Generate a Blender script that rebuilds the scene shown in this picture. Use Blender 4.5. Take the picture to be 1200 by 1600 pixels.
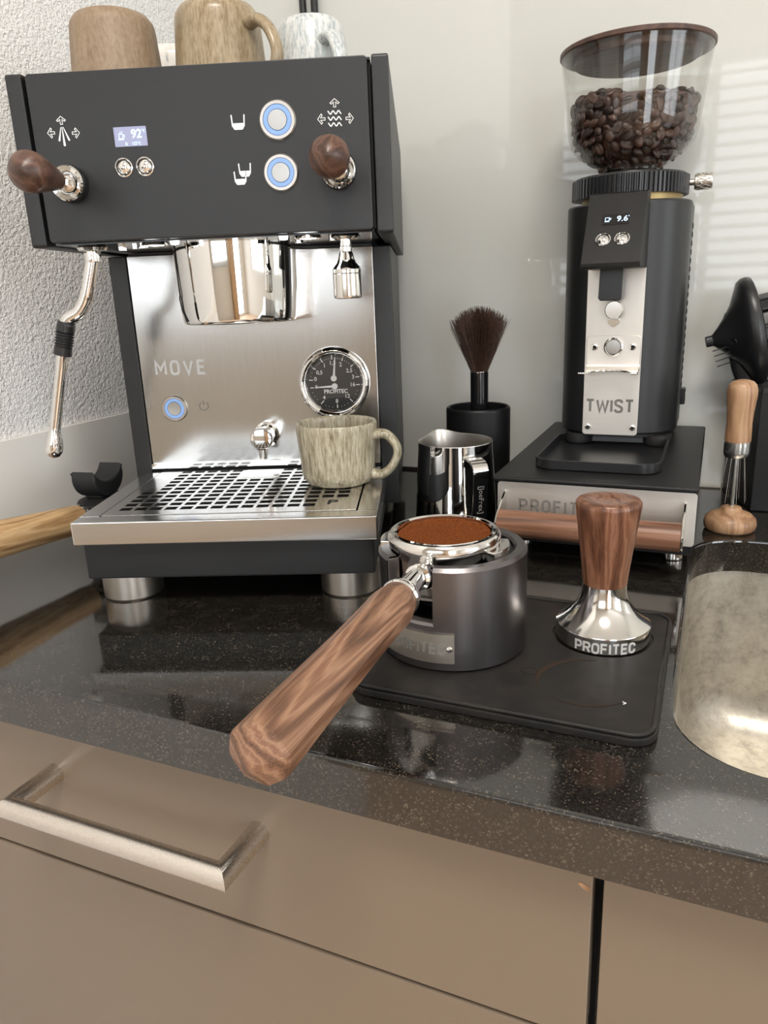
import bpy, bmesh, math, random
from math import sin, cos, pi, radians as rad
from mathutils import Matrix, Vector
random.seed(7)
SC = bpy.context.scene
for o in list(bpy.data.objects): bpy.data.objects.remove(o)
COL = SC.collection

# ------------------------------------------------------------------ camera
F_PX = 1163.38
PITCH, ROLL, YAW = rad(16.483), rad(-2.298), rad(24.017)
fw = Vector((-sin(YAW)*cos(PITCH), cos(YAW)*cos(PITCH), -sin(PITCH)))
rt = Vector((cos(YAW), sin(YAW), 0)); up = rt.cross(fw)
r2 = rt*cos(ROLL) + up*sin(ROLL); u2 = -rt*sin(ROLL) + up*cos(ROLL)
cd = bpy.data.cameras.new('camera'); cam = bpy.data.objects.new('camera', cd); COL.objects.link(cam)
cm = Matrix((r2, u2, -fw)).transposed().to_4x4(); cm.translation = (0.2522, -0.2934, 0.2324)
cam.matrix_world = cm
cd.sensor_fit = 'VERTICAL'; cd.sensor_height = 36; cd.lens = 36*F_PX/1600; cd.clip_start = 0.01; cd.clip_end = 60
SC.camera = cam

# ------------------------------------------------------------------ world, lights, exposure
W = bpy.data.worlds.new('sky'); SC.world = W; W.use_nodes = True
bg = W.node_tree.nodes['Background']; bg.inputs[0].default_value = (.86, .93, 1, 1); bg.inputs[1].default_value = 3.0
def area(name, loc, rot, sx, sy, power, col):
    l = bpy.data.lights.new(name, 'AREA'); l.shape = 'RECTANGLE'; l.size = sx; l.size_y = sy; l.energy = power; l.color = col
    o = bpy.data.objects.new(name, l); COL.objects.link(o); o.location = loc; o.rotation_euler = rot; return o
area('daylight_window', (.16, -2.80, .67), (rad(90), 0, 0), 1.5, 1.1, 15, (.92, .96, 1))
area('daylight_balcony', (2.0, -2.80, .35), (rad(90), 0, 0), 1.0, 2.1, 52, (.92, .96, 1))
area('daylight_side', (3.34, -.75, .65), (rad(90), 0, rad(90)), 1.5, 1.3, 40, (.94, .97, 1))
ll = bpy.data.lights.new('ceiling_lamp_light', 'AREA'); ll.shape = 'DISK'; ll.size = .62; ll.energy = 36; ll.color = (1, .95, .885)
lo = bpy.data.objects.new('ceiling_lamp_light', ll); COL.objects.link(lo); lo.location = (.45, -.75, 1.585)
VS = SC.view_settings; SC.display_settings.display_device = 'sRGB'
VS.view_transform = 'Standard'; VS.look = 'None'; VS.gamma = 1; VS.use_curve_mapping = False; VS.exposure = -0.40

# ------------------------------------------------------------------ materials
MATS = {}
def mat(name, base=(.5,.5,.5), rough=.5, metal=0, ior=1.5, coat=0, emit=None, estr=1, spec=None, aniso=0):
    m = bpy.data.materials.new(name); m.use_nodes = True; b = m.node_tree.nodes['Principled BSDF']
    b.inputs['Base Color'].default_value = (*base, 1); b.inputs['Roughness'].default_value = rough
    b.inputs['Metallic'].default_value = metal; b.inputs['IOR'].default_value = ior
    b.inputs['Coat Weight'].default_value = coat; b.inputs['Coat Roughness'].default_value = .05
    if spec is not None: b.inputs['Specular IOR Level'].default_value = spec
    if aniso: b.inputs['Anisotropic'].default_value = aniso
    if emit: b.inputs['Emission Color'].default_value = (*emit, 1); b.inputs['Emission Strength'].default_value = estr
    MATS[name] = m; return m
def nd(m, t, **kw):
    n = m.node_tree.nodes.new(t)
    for k, v in kw.items():
        if k in n.inputs: n.inputs[k].default_value = v
        else: setattr(n, k, v)
    return n
def lk(m, a, b): m.node_tree.links.new(a, b)
def coords(m, scale=(1,1,1), rot=(0,0,0), kind='Object'):
    tc = nd(m, 'ShaderNodeTexCoord'); mp = nd(m, 'ShaderNodeMapping')
    mp.inputs['Scale'].default_value = scale; mp.inputs['Rotation'].default_value = rot
    lk(m, tc.outputs[kind], mp.inputs['Vector']); return mp.outputs[0]
def ramp(m, fac, stops, interp='LINEAR'):
    r = nd(m, 'ShaderNodeValToRGB'); e = r.color_ramp.elements; r.color_ramp.interpolation = interp
    while len(e) < len(stops): e.new(.5)
    for i, (p, c) in enumerate(stops): e[i].position = p; e[i].color = (*c, 1) if len(c) == 3 else c
    lk(m, fac, r.inputs[0]); return r.outputs[0]
def bsdf(m): return m.node_tree.nodes['Principled BSDF']
def bump(m, fac, strength=.3, dist=.001, prev=None):
    b = nd(m, 'ShaderNodeBump'); b.inputs['Strength'].default_value = strength; b.inputs['Distance'].default_value = dist
    lk(m, fac, b.inputs['Height']); lk(m, b.outputs[0], bsdf(m).inputs['Normal'])
def noise(m, vec, scale=5, detail=4, rough=.5, dist=0):
    n = nd(m, 'ShaderNodeTexNoise', Scale=scale, Detail=detail, Roughness=rough, Distortion=dist); lk(m, vec, n.inputs['Vector']); return n.outputs[0]

def powder(name, base, rough, bs=.25, spec=.5):
    m = mat(name, base, rough, spec=spec); v = coords(m); n = noise(m, v, 1400, 2); bump(m, n, bs, .0004); return m
powder('black_coat', (.0125,.0130,.0138), .40)
powder('black_coat_soft', (.0080,.0078,.0080), .42, spec=.36)
powder('rubber', (.016,.0155,.0155), .55, .15)
mat('black_plastic', (.012,.012,.013), .32)
mat('black_gloss', (.008,.008,.009), .12)
mat('black_matte', (.011,.011,.012), .6)
mat('gap_black', (.003,.003,.003), .8)
mat('chrome', (.80,.79,.77), .035, 1)
mat('chrome_soft', (.74,.72,.69), .12, 1)
mat('champagne', (.66,.61,.54), .33, 1)
mat('pitcher_inside', (.70,.67,.62), .34, 1)
mat('cap_steel', (.46,.45,.43), .34, 1)
mat('button_rim', (.50,.46,.42), .30, 1)
mat('needle_steel', (.75,.74,.72), .2, 1)
def brushed(name, base, rough, scale, bs=.12):
    m = mat(name, base, rough, 1); v = coords(m, scale); n = noise(m, v, 1, 3, .6)
    r = ramp(m, n, [(.3, (rough*.9,)*3), (.7, (rough*1.12,)*3)]); lk(m, r, bsdf(m).inputs['Roughness'])
    c = ramp(m, n, [(.25, tuple(k*.95 for k in base)), (.75, tuple(min(1, k*1.03) for k in base))]); lk(m, c, bsdf(m).inputs['Base Color'])
    bump(m, n, bs, .0002); return m
brushed('steel_vertical', (.50,.49,.475), .165, (2600, 2600, 30), .05)
brushed('steel_horizontal', (.76,.725,.675), .48, (30, 2600, 2600), .06)
brushed('steel_tray', (.68,.665,.645), .17, (30, 2600, 2600), .03)
brushed('steel_sink', (.60,.565,.50), .46, (500, 500, 500), .1)
m = MATS['steel_sink']; n = noise(m, coords(m), 70, 6, .75); c = ramp(m, n, [(.35, (.44,.41,.36)), (.5, (.60,.565,.50)), (.65, (.68,.65,.58))]); lk(m, c, bsdf(m).inputs['Base Color'])
brushed('steel_bar', (.72,.67,.61), .28, (2000, 2000, 2000), .02)
brushed('gunmetal', (.19,.178,.18), .32, (2500, 2500, 20), .04)
def wood(name, dark, mid, light, axis=2, rings=38, rough=.42, fine=1.0):
    m = mat(name, mid, rough); s = [1,1,1]; s[axis] = .12
    v = coords(m, tuple(s)); n0 = noise(m, v, 22, 3, .5, .4)
    ad = nd(m, 'ShaderNodeVectorMath', operation='MULTIPLY_ADD'); lk(m, n0, ad.inputs[0]); ad.inputs[1].default_value = (.035,.035,.035); lk(m, v, ad.inputs[2])
    w = nd(m, 'ShaderNodeTexWave', Scale=rings, Distortion=2.5, Detail=3); w.inputs['Detail Scale'].default_value = 1.6
    w.bands_direction = 'DIAGONAL'; lk(m, ad.outputs[0], w.inputs['Vector'])
    s2 = [900*fine]*3; s2[axis] = 22*fine; f = noise(m, coords(m, tuple(s2)), 1, 3, .6)
    mx = nd(m, 'ShaderNodeMath', operation='MULTIPLY_ADD'); lk(m, f, mx.inputs[0]); mx.inputs[1].default_value = .55; 
    mw = nd(m, 'ShaderNodeMath', operation='MULTIPLY'); lk(m, w.outputs[1], mw.inputs[0]); mw.inputs[1].default_value = .55; lk(m, mw.outputs[0], mx.inputs[2])
    c = ramp(m, mx.outputs[0], [(.2, dark), (.42, mid), (.66, light), (.82, mid)]); lk(m, c, bsdf(m).inputs['Base Color'])
    bump(m, f, .12, .0003); return m
wood('walnut_y', (.075,.034,.018), (.19,.093,.052), (.31,.175,.105), 1)
wood('walnut_z', (.07,.026,.014), (.165,.068,.036), (.25,.118,.068), 2, 46, .3)
wood('walnut_x', (.085,.036,.02), (.185,.083,.046), (.28,.14,.085), 0, 30, .38)
wood('walnut_dark', (.03,.014,.009), (.075,.034,.021), (.13,.064,.042), 1, 40, .36)
wood('lid_wood', (.03,.014,.009), (.065,.03,.02), (.1,.05,.033), 0, 30, .4)
wood('olive_wood', (.24,.125,.05), (.44,.27,.125), (.56,.38,.2), 1, 34, .45)
wood('beech', (.22,.11,.055), (.36,.205,.11), (.46,.28,.16), 2, 30, .4)
wood('room_oak', (.3,.17,.08), (.42,.26,.13), (.52,.34,.19), 2, 3, .45, .2)

m = mat('granite', (.02,.018,.016), .07, ior=1.85)
v = coords(m); n1 = noise(m, v, 800, 4, .7); n2 = noise(m, v, 70, 4, .65)
vo = nd(m, 'ShaderNodeTexVoronoi', Scale=1300); lk(m, v, vo.inputs['Vector'])
sp = nd(m, 'ShaderNodeSeparateColor'); lk(m, vo.outputs['Color'], sp.inputs[0])
mm = nd(m, 'ShaderNodeMath', operation='MULTIPLY_ADD'); lk(m, n2, mm.inputs[0]); mm.inputs[1].default_value = .5; lk(m, sp.outputs[0], mm.inputs[2])
ms = nd(m, 'ShaderNodeMath', operation='MULTIPLY'); lk(m, mm.outputs[0], ms.inputs[0]); ms.inputs[1].default_value = .72
c1 = ramp(m, ms.outputs[0], [(.35, (.0065,.006,.0055)), (.68, (.011,.0095,.008)), (.81, (.027,.0225,.017)), (.96, (.11,.092,.07))])
lk(m, c1, bsdf(m).inputs['Base Color'])
rr = ramp(m, n1, [(.4, (.05,)*3), (.75, (.15,)*3)]); lk(m, rr, bsdf(m).inputs['Roughness'])

m = mat('plaster', (.86,.845,.82), .85)
v = coords(m); na = noise(m, v, 290, 3, .55, .3); nb = noise(m, v, 600, 2)
mm = nd(m, 'ShaderNodeMath', operation='MULTIPLY_ADD'); lk(m, nb, mm.inputs[0]); mm.inputs[1].default_value = .25; lk(m, na, mm.inputs[2]); bump(m, mm.outputs[0], .8, .005)
mat('splash_glass', (.60,.60,.56), .025, ior=1.52)
mat('splash_glass_side', (.84,.81,.755), .03, ior=1.52)
mat('glass_edge', (.42,.43,.38), .15)
mat('sealant', (.45,.43,.38), .4)
m = mat('taupe', (.195,.150,.108), .36); n = noise(m, coords(m), 900, 2); bump(m, n, .05, .0003)
mat('taupe_edge', (.30,.245,.185), .4)
mat('white_paint', (.80,.79,.76), .7)
mat('ceiling_paint', (.86,.86,.84), .8)
mat('floor_oak', (.72,.53,.38), .5)
mat('slat_white', (.85,.85,.84), .5)
mat('wall_warm', (.74,.70,.63), .8)
mat('dark_wood', (.10,.06,.04), .4)

def clear(name, tint=(1,1,1), ior=1.45, rough=.0):
    m = bpy.data.materials.new(name); m.use_nodes = True; nt = m.node_tree; nt.nodes.remove(nt.nodes['Principled BSDF'])
    lw = nd(m, 'ShaderNodeLayerWeight', Blend=.5); pw = nd(m, 'ShaderNodeMath', operation='POWER'); lk(m, lw.outputs['Facing'], pw.inputs[0]); pw.inputs[1].default_value = 4.0
    fr = nd(m, 'ShaderNodeMath', operation='MULTIPLY_ADD'); lk(m, pw.outputs[0], fr.inputs[0]); fr.inputs[1].default_value = .55; fr.inputs[2].default_value = .035
    tr = nd(m, 'ShaderNodeBsdfTransparent', Color=(*tint, 1)); gl = nd(m, 'ShaderNodeBsdfGlossy', Roughness=rough)
    mx = nd(m, 'ShaderNodeMixShader'); lk(m, fr.outputs[0], mx.inputs[0]); lk(m, tr.outputs[0], mx.inputs[1]); lk(m, gl.outputs[0], mx.inputs[2])
    lk(m, mx.outputs[0], nt.nodes['Material Output'].inputs[0]); MATS[name] = m
clear('clear_plastic', (.965,.965,.955)); clear('lens', (.97,.97,.97), 1.4); clear('window_pane', (.98,.98,.98), 1.3)

def ceramic(name, c_dark, c_mid, c_light, stretch=.16, scale=700, rough=.28, p=(.38,.5,.66)):
    m = mat(name, c_mid, rough); n = noise(m, coords(m, (1,1,stretch)), scale, 4, .6)
    n2 = noise(m, coords(m, (1,1,.12)), 130, 3, .5)
    mm = nd(m, 'ShaderNodeMath', operation='MULTIPLY_ADD'); lk(m, n2, mm.inputs[0]); mm.inputs[1].default_value = .6; lk(m, n, mm.inputs[2])
    ms = nd(m, 'ShaderNodeMath', operation='MULTIPLY'); lk(m, mm.outputs[0], ms.inputs[0]); ms.inputs[1].default_value = .63
    c = ramp(m, ms.outputs[0], [(p[0], c_dark), (p[1], c_mid), (p[2], c_light)]); lk(m, c, bsdf(m).inputs['Base Color']); bump(m, n, .15, .0004)
ceramic('glaze_sage', (.15,.125,.08), (.345,.305,.215), (.53,.495,.39), .12, 600)
ceramic('glaze_tan', (.215,.145,.088), (.27,.19,.12), (.325,.24,.158), .5, 400, .5)
ceramic('glaze_sand', (.215,.155,.088), (.32,.245,.15), (.41,.33,.22), .25, 520)
ceramic('glaze_blue', (.36,.40,.41), (.58,.595,.58), (.70,.70,.67), .3, 420, .2, (.40,.5,.6))
ceramic('glaze_white', (.25,.28,.30), (.66,.63,.58), (.76,.73,.68), .4, 180, .25, (.36,.44,.6))

m = mat('coffee', (.13,.045,.014), .95, spec=.15); n = noise(m, coords(m), 900, 4, .7)
c = ramp(m, n, [(.3, (.07,.016,.003)), (.52, (.19,.05,.009)), (.72, (.31,.098,.02))]); lk(m, c, bsdf(m).inputs['Base Color']); bump(m, n, .9, .0016)
m = mat('bean', (.045,.02,.012), .33); n = noise(m, coords(m, kind='Generated'), 3, 2)
oi = nd(m, 'ShaderNodeObjectInfo'); c = ramp(m, oi.outputs['Random'], [(0, (.022,.009,.006)), (.6, (.045,.019,.012)), (1, (.085,.038,.024))]); lk(m, c, bsdf(m).inputs['Base Color'])
m = mat('bristle', (.075,.035,.02), .6); n = noise(m, coords(m, (1,1,.05)), 2600, 1); c = ramp(m, n, [(.36, (.018,.008,.005)), (.55, (.06,.028,.016)), (.7, (.17,.09,.055))]); lk(m, c, bsdf(m).inputs['Base Color'])
mat('led_white', (1,1,1), .3, emit=(1,1,1), estr=14)
mat('ring_blue', (.12,.2,.35), .3, emit=(.33,.53,.97), estr=.62)
mat('screen_lit', (.06,.06,.08), .2, emit=(.40,.41,.60), estr=1.15)
mat('screen_ink', (.5,.6,.8), .3, emit=(.5,.8,1), estr=1.3)
mat('screen_dark', (.008,.006,.007), .1)
mat('print_white', (.75,.74,.72), .4)
mat('icon_silver', (.72,.70,.67), .3, .6)
mat('engraved', (.17,.16,.145), .6, 0)
mat('engraved_light', (.60,.59,.57), .5, .3)
mat('etched', (.58,.575,.565), .55)
mat('dial_black', (.012,.012,.013), .35)
mat('brass', (.36,.27,.13), .45, 1)
m = mat('mat_rubber', (.022,.0205,.02), .46, spec=.3)
n = noise(m, coords(m), 60, 4, .65); c = ramp(m, n, [(.45, (.0125,.0115,.011)), (.75, (.024,.020,.017))]); lk(m, c, bsdf(m).inputs['Base Color'])
mat('coffee_stain', (.030,.0195,.0125), .6, spec=.2)

# ------------------------------------------------------------------ geometry helpers
def tf(vs, M, bm): bmesh.ops.transform(bm, matrix=M, verts=vs); return vs
def T(x, y, z): return Matrix.Translation((x, y, z))
def RX(a): return Matrix.Rotation(rad(a), 4, 'X')
def RY(a): return Matrix.Rotation(rad(a), 4, 'Y')
def RZ(a): return Matrix.Rotation(rad(a), 4, 'Z')
FRONT = RX(90)      # local xy plane -> xz plane, local +z -> -y (towards the viewer)
def NB(): return bmesh.new()
def box(bm, x0, x1, y0, y1, z0, z1, bev=0, seg=2, M=None):
    t = bmesh.new(); bmesh.ops.create_cube(t, size=1)
    bmesh.ops.transform(t, matrix=T((x0+x1)/2, (y0+y1)/2, (z0+z1)/2) @ Matrix.Diagonal((x1-x0, y1-y0, z1-z0, 1)), verts=t.verts)
    if bev: bmesh.ops.bevel(t, geom=list(t.edges), offset=bev, segments=seg, profile=.5, affect='EDGES')
    return merge(bm, t, M)
def merge(bm, t, M=None):
    if M is not None: bmesh.ops.transform(t, matrix=M, verts=t.verts)
    me = bpy.data.meshes.new('tmp'); t.to_mesh(me); t.free(); bm.from_mesh(me); bpy.data.meshes.remove(me); return bm
def lathe(bm, prof, n=48, M=None, shape=None, a0=0, a1=360, closed_ends=True):
    t = bmesh.new(); full = abs(a1-a0) >= 360; k = n if full else n+1; rows = []
    for (r, z) in prof:
        if r < 1e-7 and full: rows.append([t.verts.new((0, 0, z))]*k); continue
        row = []
        for i in range(k):
            a = rad(a0 + (a1-a0)*i/n); q = r*(shape(a, z) if shape else 1); row.append(t.verts.new((q*cos(a), q*sin(a), z)))
        rows.append(row)
    for A, B in zip(rows, rows[1:]):
        for i in range(k if full else k-1):
            j = (i+1) % k; f = []
            for q in (A[i], A[j], B[j], B[i]):
                if q not in f: f.append(q)
            if len(f) > 2:
                try: t.faces.new(f)
                except ValueError: pass
    bmesh.ops.recalc_face_normals(t, faces=t.faces)
    return merge(bm, t, M)
def cyl(bm, r, z0, z1, n=32, M=None, bev=0):
    b = min(bev, r*.9)
    p = [(0, z0), (r-b, z0), (r, z0+b), (r, z1-b), (r-b, z1), (0, z1)] if b else [(0, z0), (r, z0), (r, z1), (0, z1)]
    return lathe(bm, p, n, M)
def prism(bm, pts, z0, z1, M=None, bev=0, seg=2, both=True):
    t = bmesh.new(); vs = [t.verts.new((x, y, z0)) for x, y in pts]; f = t.faces.new(vs)
    r = bmesh.ops.extrude_face_region(t, geom=[f]); tv = [e for e in r['geom'] if isinstance(e, bmesh.types.BMVert)]
    bmesh.ops.translate(t, vec=(0, 0, z1-z0), verts=tv); bmesh.ops.recalc_face_normals(t, faces=t.faces)
    if bev:
        ee = [e for e in t.edges if abs(e.verts[0].co.z-e.verts[1].co.z) < 1e-6 and (both or e.verts[0].co.z > (z0+z1)/2)]
        bmesh.ops.bevel(t, geom=ee, offset=bev, segments=seg, profile=.5, affect='EDGES')
    return merge(bm, t, M)
def rrect(x0, x1, y0, y1, r, n=6):
    rs = r if isinstance(r, (list, tuple)) else [r]*4; P = []
    for (cx, cy, a, q) in ((x1, y1, 0, rs[0]), (x0, y1, 90, rs[1]), (x0, y0, 180, rs[2]), (x1, y0, 270, rs[3])):
        ox = cx-q if cx == x1 else cx+q; oy = cy-q if cy == y1 else cy+q
        if q < 1e-6: P.append((cx, cy)); continue
        for i in range(n+1): t = rad(a+90*i/n); P.append((ox+q*cos(t), oy+q*sin(t)))
    return P
def smooth_path(pts, k=6):
    P = [Vector(p) for p in pts]; out = []
    for i in range(len(P)-1):
        p0 = P[max(i-1, 0)]; p1 = P[i]; p2 = P[i+1]; p3 = P[min(i+2, len(P)-1)]
        for j in range(k):
            t = j/k; out.append(.5*((2*p1)+(-p0+p2)*t+(2*p0-5*p1+4*p2-p3)*t*t+(-p0+3*p1-3*p2+p3)*t**3))
    out.append(P[-1]); return out
def sweep(bm, path, sect, M=None, upv=None, caps=True):
    """sect: f(i, t) -> list of (a, b) offsets along the two normals"""
    P = [Vector(p) for p in path]; t_ = bmesh.new(); rows = []; N = None
    for i, p in enumerate(P):
        tg = (P[min(i+1, len(P)-1)]-P[max(i-1, 0)]).normalized()
        if upv is not None: N = Vector(upv); N = (N-tg*N.dot(tg)).normalized()
        else:
            if N is None: N = Vector((0, 0, 1)) if abs(tg.z) < .9 else Vector((1, 0, 0))
            N = (N-tg*N.dot(tg)).normalized()
        B = tg.cross(N); rows.append([t_.verts.new(p+N*a+B*b) for a, b in sect(i, i/(len(P)-1))])
    for A, Bq in zip(rows, rows[1:]):
        for i in range(len(A)):
            j = (i+1) % len(A); t_.faces.new((A[i], A[j], Bq[j], Bq[i]))
    if caps: t_.faces.new(rows[0][::-1]); t_.faces.new(rows[-1])
    bmesh.ops.recalc_face_normals(t_, faces=t_.faces); return merge(bm, t_, M)
def circ(r, n=12, sx=1, sy=1): return [(r*sx*cos(2*pi*k/n), r*sy*sin(2*pi*k/n)) for k in range(n)]
def tube(bm, path, r, n=12, M=None, upv=None, sx=1, sy=1):
    f = r if callable(r) else (lambda t: r)
    return sweep(bm, path, lambda i, t: circ(f(t), n, sx, sy), M, upv)
def strip(bm, pts, w, th=.0003, M=None, closed=False):
    """flat ribbon along a 2D polyline, in local xy, thickness along z"""
    P = [Vector((p[0], p[1])) for p in pts]; L = []; R = []; k = len(P)
    for i in range(k):
        a = P[(i-1) % k] if closed or i > 0 else None; b = P[(i+1) % k] if closed or i < k-1 else None
        d1 = (P[i]-a).normalized() if a is not None else (b-P[i]).normalized(); d2 = (b-P[i]).normalized() if b is not None else d1
        n1 = Vector((-d1.y, d1.x)); n2 = Vector((-d2.y, d2.x)); n = (n1+n2); n = n.normalized() if n.length > 1e-6 else n1
        q = w/2/max(.45, n.dot(n1)); L.append(P[i]+n*q); R.append(P[i]-n*q)
    t = bmesh.new()
    for i in range(k if closed else k-1):
        j = (i+1) % k
        c = [L[i], R[i], R[j], L[j]]; lo = [t.verts.new((p.x, p.y, 0)) for p in c]; hi = [t.verts.new((p.x, p.y, th)) for p in c]
        t.faces.new(hi)
        for a in range(4): b = (a+1) % 4; t.faces.new((lo[a], lo[b], hi[b], hi[a]))
    bmesh.ops.recalc_face_normals(t, faces=t.faces); return merge(bm, t, M)
def text_bm(bm, s, size, M=None, ext=.0002, bold=0, align='CENTER', fn=None, space=1.0):
    cu = bpy.data.curves.new('txt', 'FONT'); cu.body = s; cu.size = size; cu.extrude = ext; cu.offset = bold*size; cu.align_x = align; cu.align_y = 'CENTER'
    cu.space_character = space; cu.resolution_u = 3
    o = bpy.data.objects.new('txt', cu); COL.objects.link(o); dg = bpy.context.evaluated_depsgraph_get()
    me = bpy.data.meshes.new_from_object(o.evaluated_get(dg)); t = bmesh.new(); t.from_mesh(me)
    bpy.data.objects.remove(o); bpy.data.curves.remove(cu); bpy.data.meshes.remove(me)
    if fn:
        bmesh.ops.subdivide_edges(t, edges=[e for e in t.edges if e.calc_length() > size*.3], cuts=2)
        for v in t.verts: v.co = fn(v.co)
    return merge(bm, t, M)
GLY = {'P': [[(0,0),(0,1),(.36,1),(.5,.96),(.58,.86),(.6,.72),(.58,.58),(.5,.48),(.36,.44),(0,.44)]], 'R': [[(0,0),(0,1),(.36,1),(.5,.96),(.58,.86),(.6,.73),(.58,.6),(.5,.5),(.36,.46),(0,.46)], [(.32,.46),(.6,0)]],
 'O': [[(.3,0),(.12,.04),(.03,.14),(0,.3),(0,.7),(.03,.86),(.12,.96),(.3,1),(.48,.96),(.57,.86),(.6,.7),(.6,.3),(.57,.14),(.48,.04),(.3,0)]], 'F': [[(0,0),(0,1),(.54,1)], [(0,.52),(.48,.52)]], 'I': [[(0,0),(0,1)]], 'T': [[(0,1),(.6,1)], [(.3,1),(.3,0)]],
 'E': [[(.55,0),(0,0),(0,1),(.55,1)], [(0,.52),(.5,.52)]], 'C': [[(.6,.68),(.57,.86),(.48,.96),(.3,1),(.12,.96),(.03,.86),(0,.7),(0,.3),(.03,.14),(.12,.04),(.3,0),(.48,.04),(.57,.14),(.6,.32)]],
 'M': [[(0,0),(0,1),(.38,.38),(.76,1),(.76,0)]], 'V': [[(0,1),(.33,0),(.66,1)]], 'W': [[(0,1),(.22,0),(.46,.85),(.70,0),(.92,1)]],
 'S': [[(.58,.78),(.54,.92),(.42,1),(.18,1),(.05,.92),(.02,.78),(.06,.64),(.18,.56),(.42,.46),(.55,.37),(.59,.23),(.55,.08),(.42,0),(.17,0),(.05,.08),(.01,.22)]]}
GW_ = {'I': 0, 'M': .76, 'W': .92, 'V': .66, 'F': .54, 'E': .55}
def strokes(bm, word, h, M=None, wt=.2, gap=.42, fn=None, th=.0002):
    """bold sans capitals of height h, centred, built from ribbons in local xy"""
    tot = sum(GW_.get(c, .6) for c in word)+gap*(len(word)-1); x = -tot/2; t = bmesh.new()
    for c in word:
        for k, pl in enumerate(GLY[c]):
            q = [((x+px)*h, (py-.5)*h) for px, py in pl]
            if fn and len(q) == 2: q = [q[0], ((q[0][0]+q[1][0])/2, (q[0][1]+q[1][1])/2), q[1]]
            cl_ = c == 'O'; strip(t, q[:-1] if cl_ else q, wt*h, th*(1-.15*k), None, cl_)
        x += GW_.get(c, .6)+gap
    if fn:
        for v in t.verts: v.co = fn(v.co)
    return merge(bm, t, M)
def obj(name, bm, material, parent=None, ang=35, smooth=True, wn=True):
    me = bpy.data.meshes.new(name); bmesh.ops.remove_doubles(bm, verts=bm.verts, dist=1e-6); bm.to_mesh(me); bm.free()
    if name in ('lettering', 'dial_print', 'display_digits', 'power_symbol') or name.endswith('_icon'): smooth = False
    if smooth:
        for p in me.polygons: p.use_smooth = True
        me.set_sharp_from_angle(angle=rad(ang))
    me.materials.append(MATS[material]); o = bpy.data.objects.new(name, me); COL.objects.link(o)
    if parent: o.parent = parent
    if wn and smooth: md = o.modifiers.new('normals', 'WEIGHTED_NORMAL'); md.keep_sharp = True; md.weight = 80
    return o
def tag(o, label=None, cat=None, group=None, kind=None):
    if label: o['label'] = label
    if cat: o['category'] = cat
    if group: o['group'] = group
    if kind: o['kind'] = kind
    return o
def thing(name, label, cat, loc=(0,0,0), rz=0, group=None):
    o = bpy.data.objects.new(name, None); COL.objects.link(o); o.location = loc; o.rotation_euler = (0, 0, rad(rz)); o.empty_display_size = .02
    return tag(o, label, cat, group)
def struct(name, bm, material, label=None):
    o = obj(name, bm, material); o['kind'] = 'structure'
    if label: o['label'] = label
    return o
def qbox(*a, **k): b = NB(); box(b, *a, **k); return b

# ------------------------------------------------------------------ the setting
YB, XL = .6229, -.3951
struct('wall_back', qbox(-.42, 3.2, YB, YB+.08, -.9, 1.65), 'splash_glass', 'glossy pale green-grey glass splashback wall behind the appliances')
struct('wall_left', qbox(XL-.1, XL, -1.0, YB+.08, -.9, 1.65), 'plaster', 'white rough plaster side wall left of the coffee machine')
b = NB(); prism(b, rrect(-.995, YB-.0005, -.004, .1049, [0, 0, 0, 0]), 0, .006, M=T(XL, 0, 0) @ Matrix(((0,0,1,0),(1,0,0,0),(0,1,0,0),(0,0,0,1))), bev=.001)
o = struct('trim_1', b, 'splash_glass_side', 'low grey glass splash panel along the white plaster wall')
o = struct('trim_2', qbox(XL+.0062, .2, YB-.0045, YB, 0, .0035, bev=.001), 'gap_black', 'dark strip painting the shadow gap where counter meets splashback')  # black strip puts the shade of the wall-foot gap into colour
o = struct('trim_3', qbox(.2, .9, YB-.005, YB, 0, .004, bev=.0015), 'sealant', 'pale sealant bead at foot of the splashback')
struct('floor', qbox(-2.2, 3.2, -2.8, YB, -.92, -.9), 'floor_oak')
struct('ceiling', qbox(-2.2, 3.2, -2.8, YB+.08, 1.65, 1.7), 'ceiling_paint')
b = NB()
for (y0, y1, z0, z1) in ((-2.8, -1.5, -.9, 1.65), (0, YB+.08, -.9, 1.65), (-1.5, 0, -.9, 0), (-1.5, 0, 1.3, 1.65)): box(b, 3.2, 3.3, y0, y1, z0, z1)
struct('wall_right', b, 'white_paint')
w = thing('window_3', 'white framed window in the right side wall outside the picture', 'window'); w['kind'] = 'structure'; del w['category']
b = NB()
for a in ((-1.5, -1.44, 0, 1.3), (-.06, 0, 0, 1.3), (-1.44, -.06, 0, .06), (-1.44, -.06, 1.24, 1.3), (-.77, -.73, .06, 1.24)): box(b, 3.22, 3.28, a[0], a[1], a[2], a[3], bev=.004)
obj('window_frame', b, 'white_paint', w); obj('pane', qbox(3.247, 3.253, -1.44, -.06, .06, 1.24), 'window_pane', w)
struct('wall_far_left', qbox(-2.3, -2.2, -2.8, -1.0, -.9, 1.65), 'wall_warm')
struct('wall_left_return', qbox(-2.2, XL-.1, -1.0, -.92, -.9, 1.65), 'white_paint')
b = NB(); Y0, Y1 = -2.75, -2.66
for (x0, x1, z0, z1) in ((-2.2, -.6, -.9, 1.65), (-.6, .92, -.9, .12), (-.6, .92, 1.24, 1.65), (.92, 1.45, -.9, 1.65), (1.45, 2.55, 1.4, 1.65), (1.45, 2.55, -.9, -.8), (2.55, 3.2, -.9, 1.65)):
    box(b, x0, x1, Y0, Y1, z0, z1)
struct('wall_rear', b, 'wall_warm')
w = thing('window_1', 'white framed window with blinds behind the viewer', 'window'); w['kind'] = 'structure'; del w['category']
b = NB()
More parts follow.
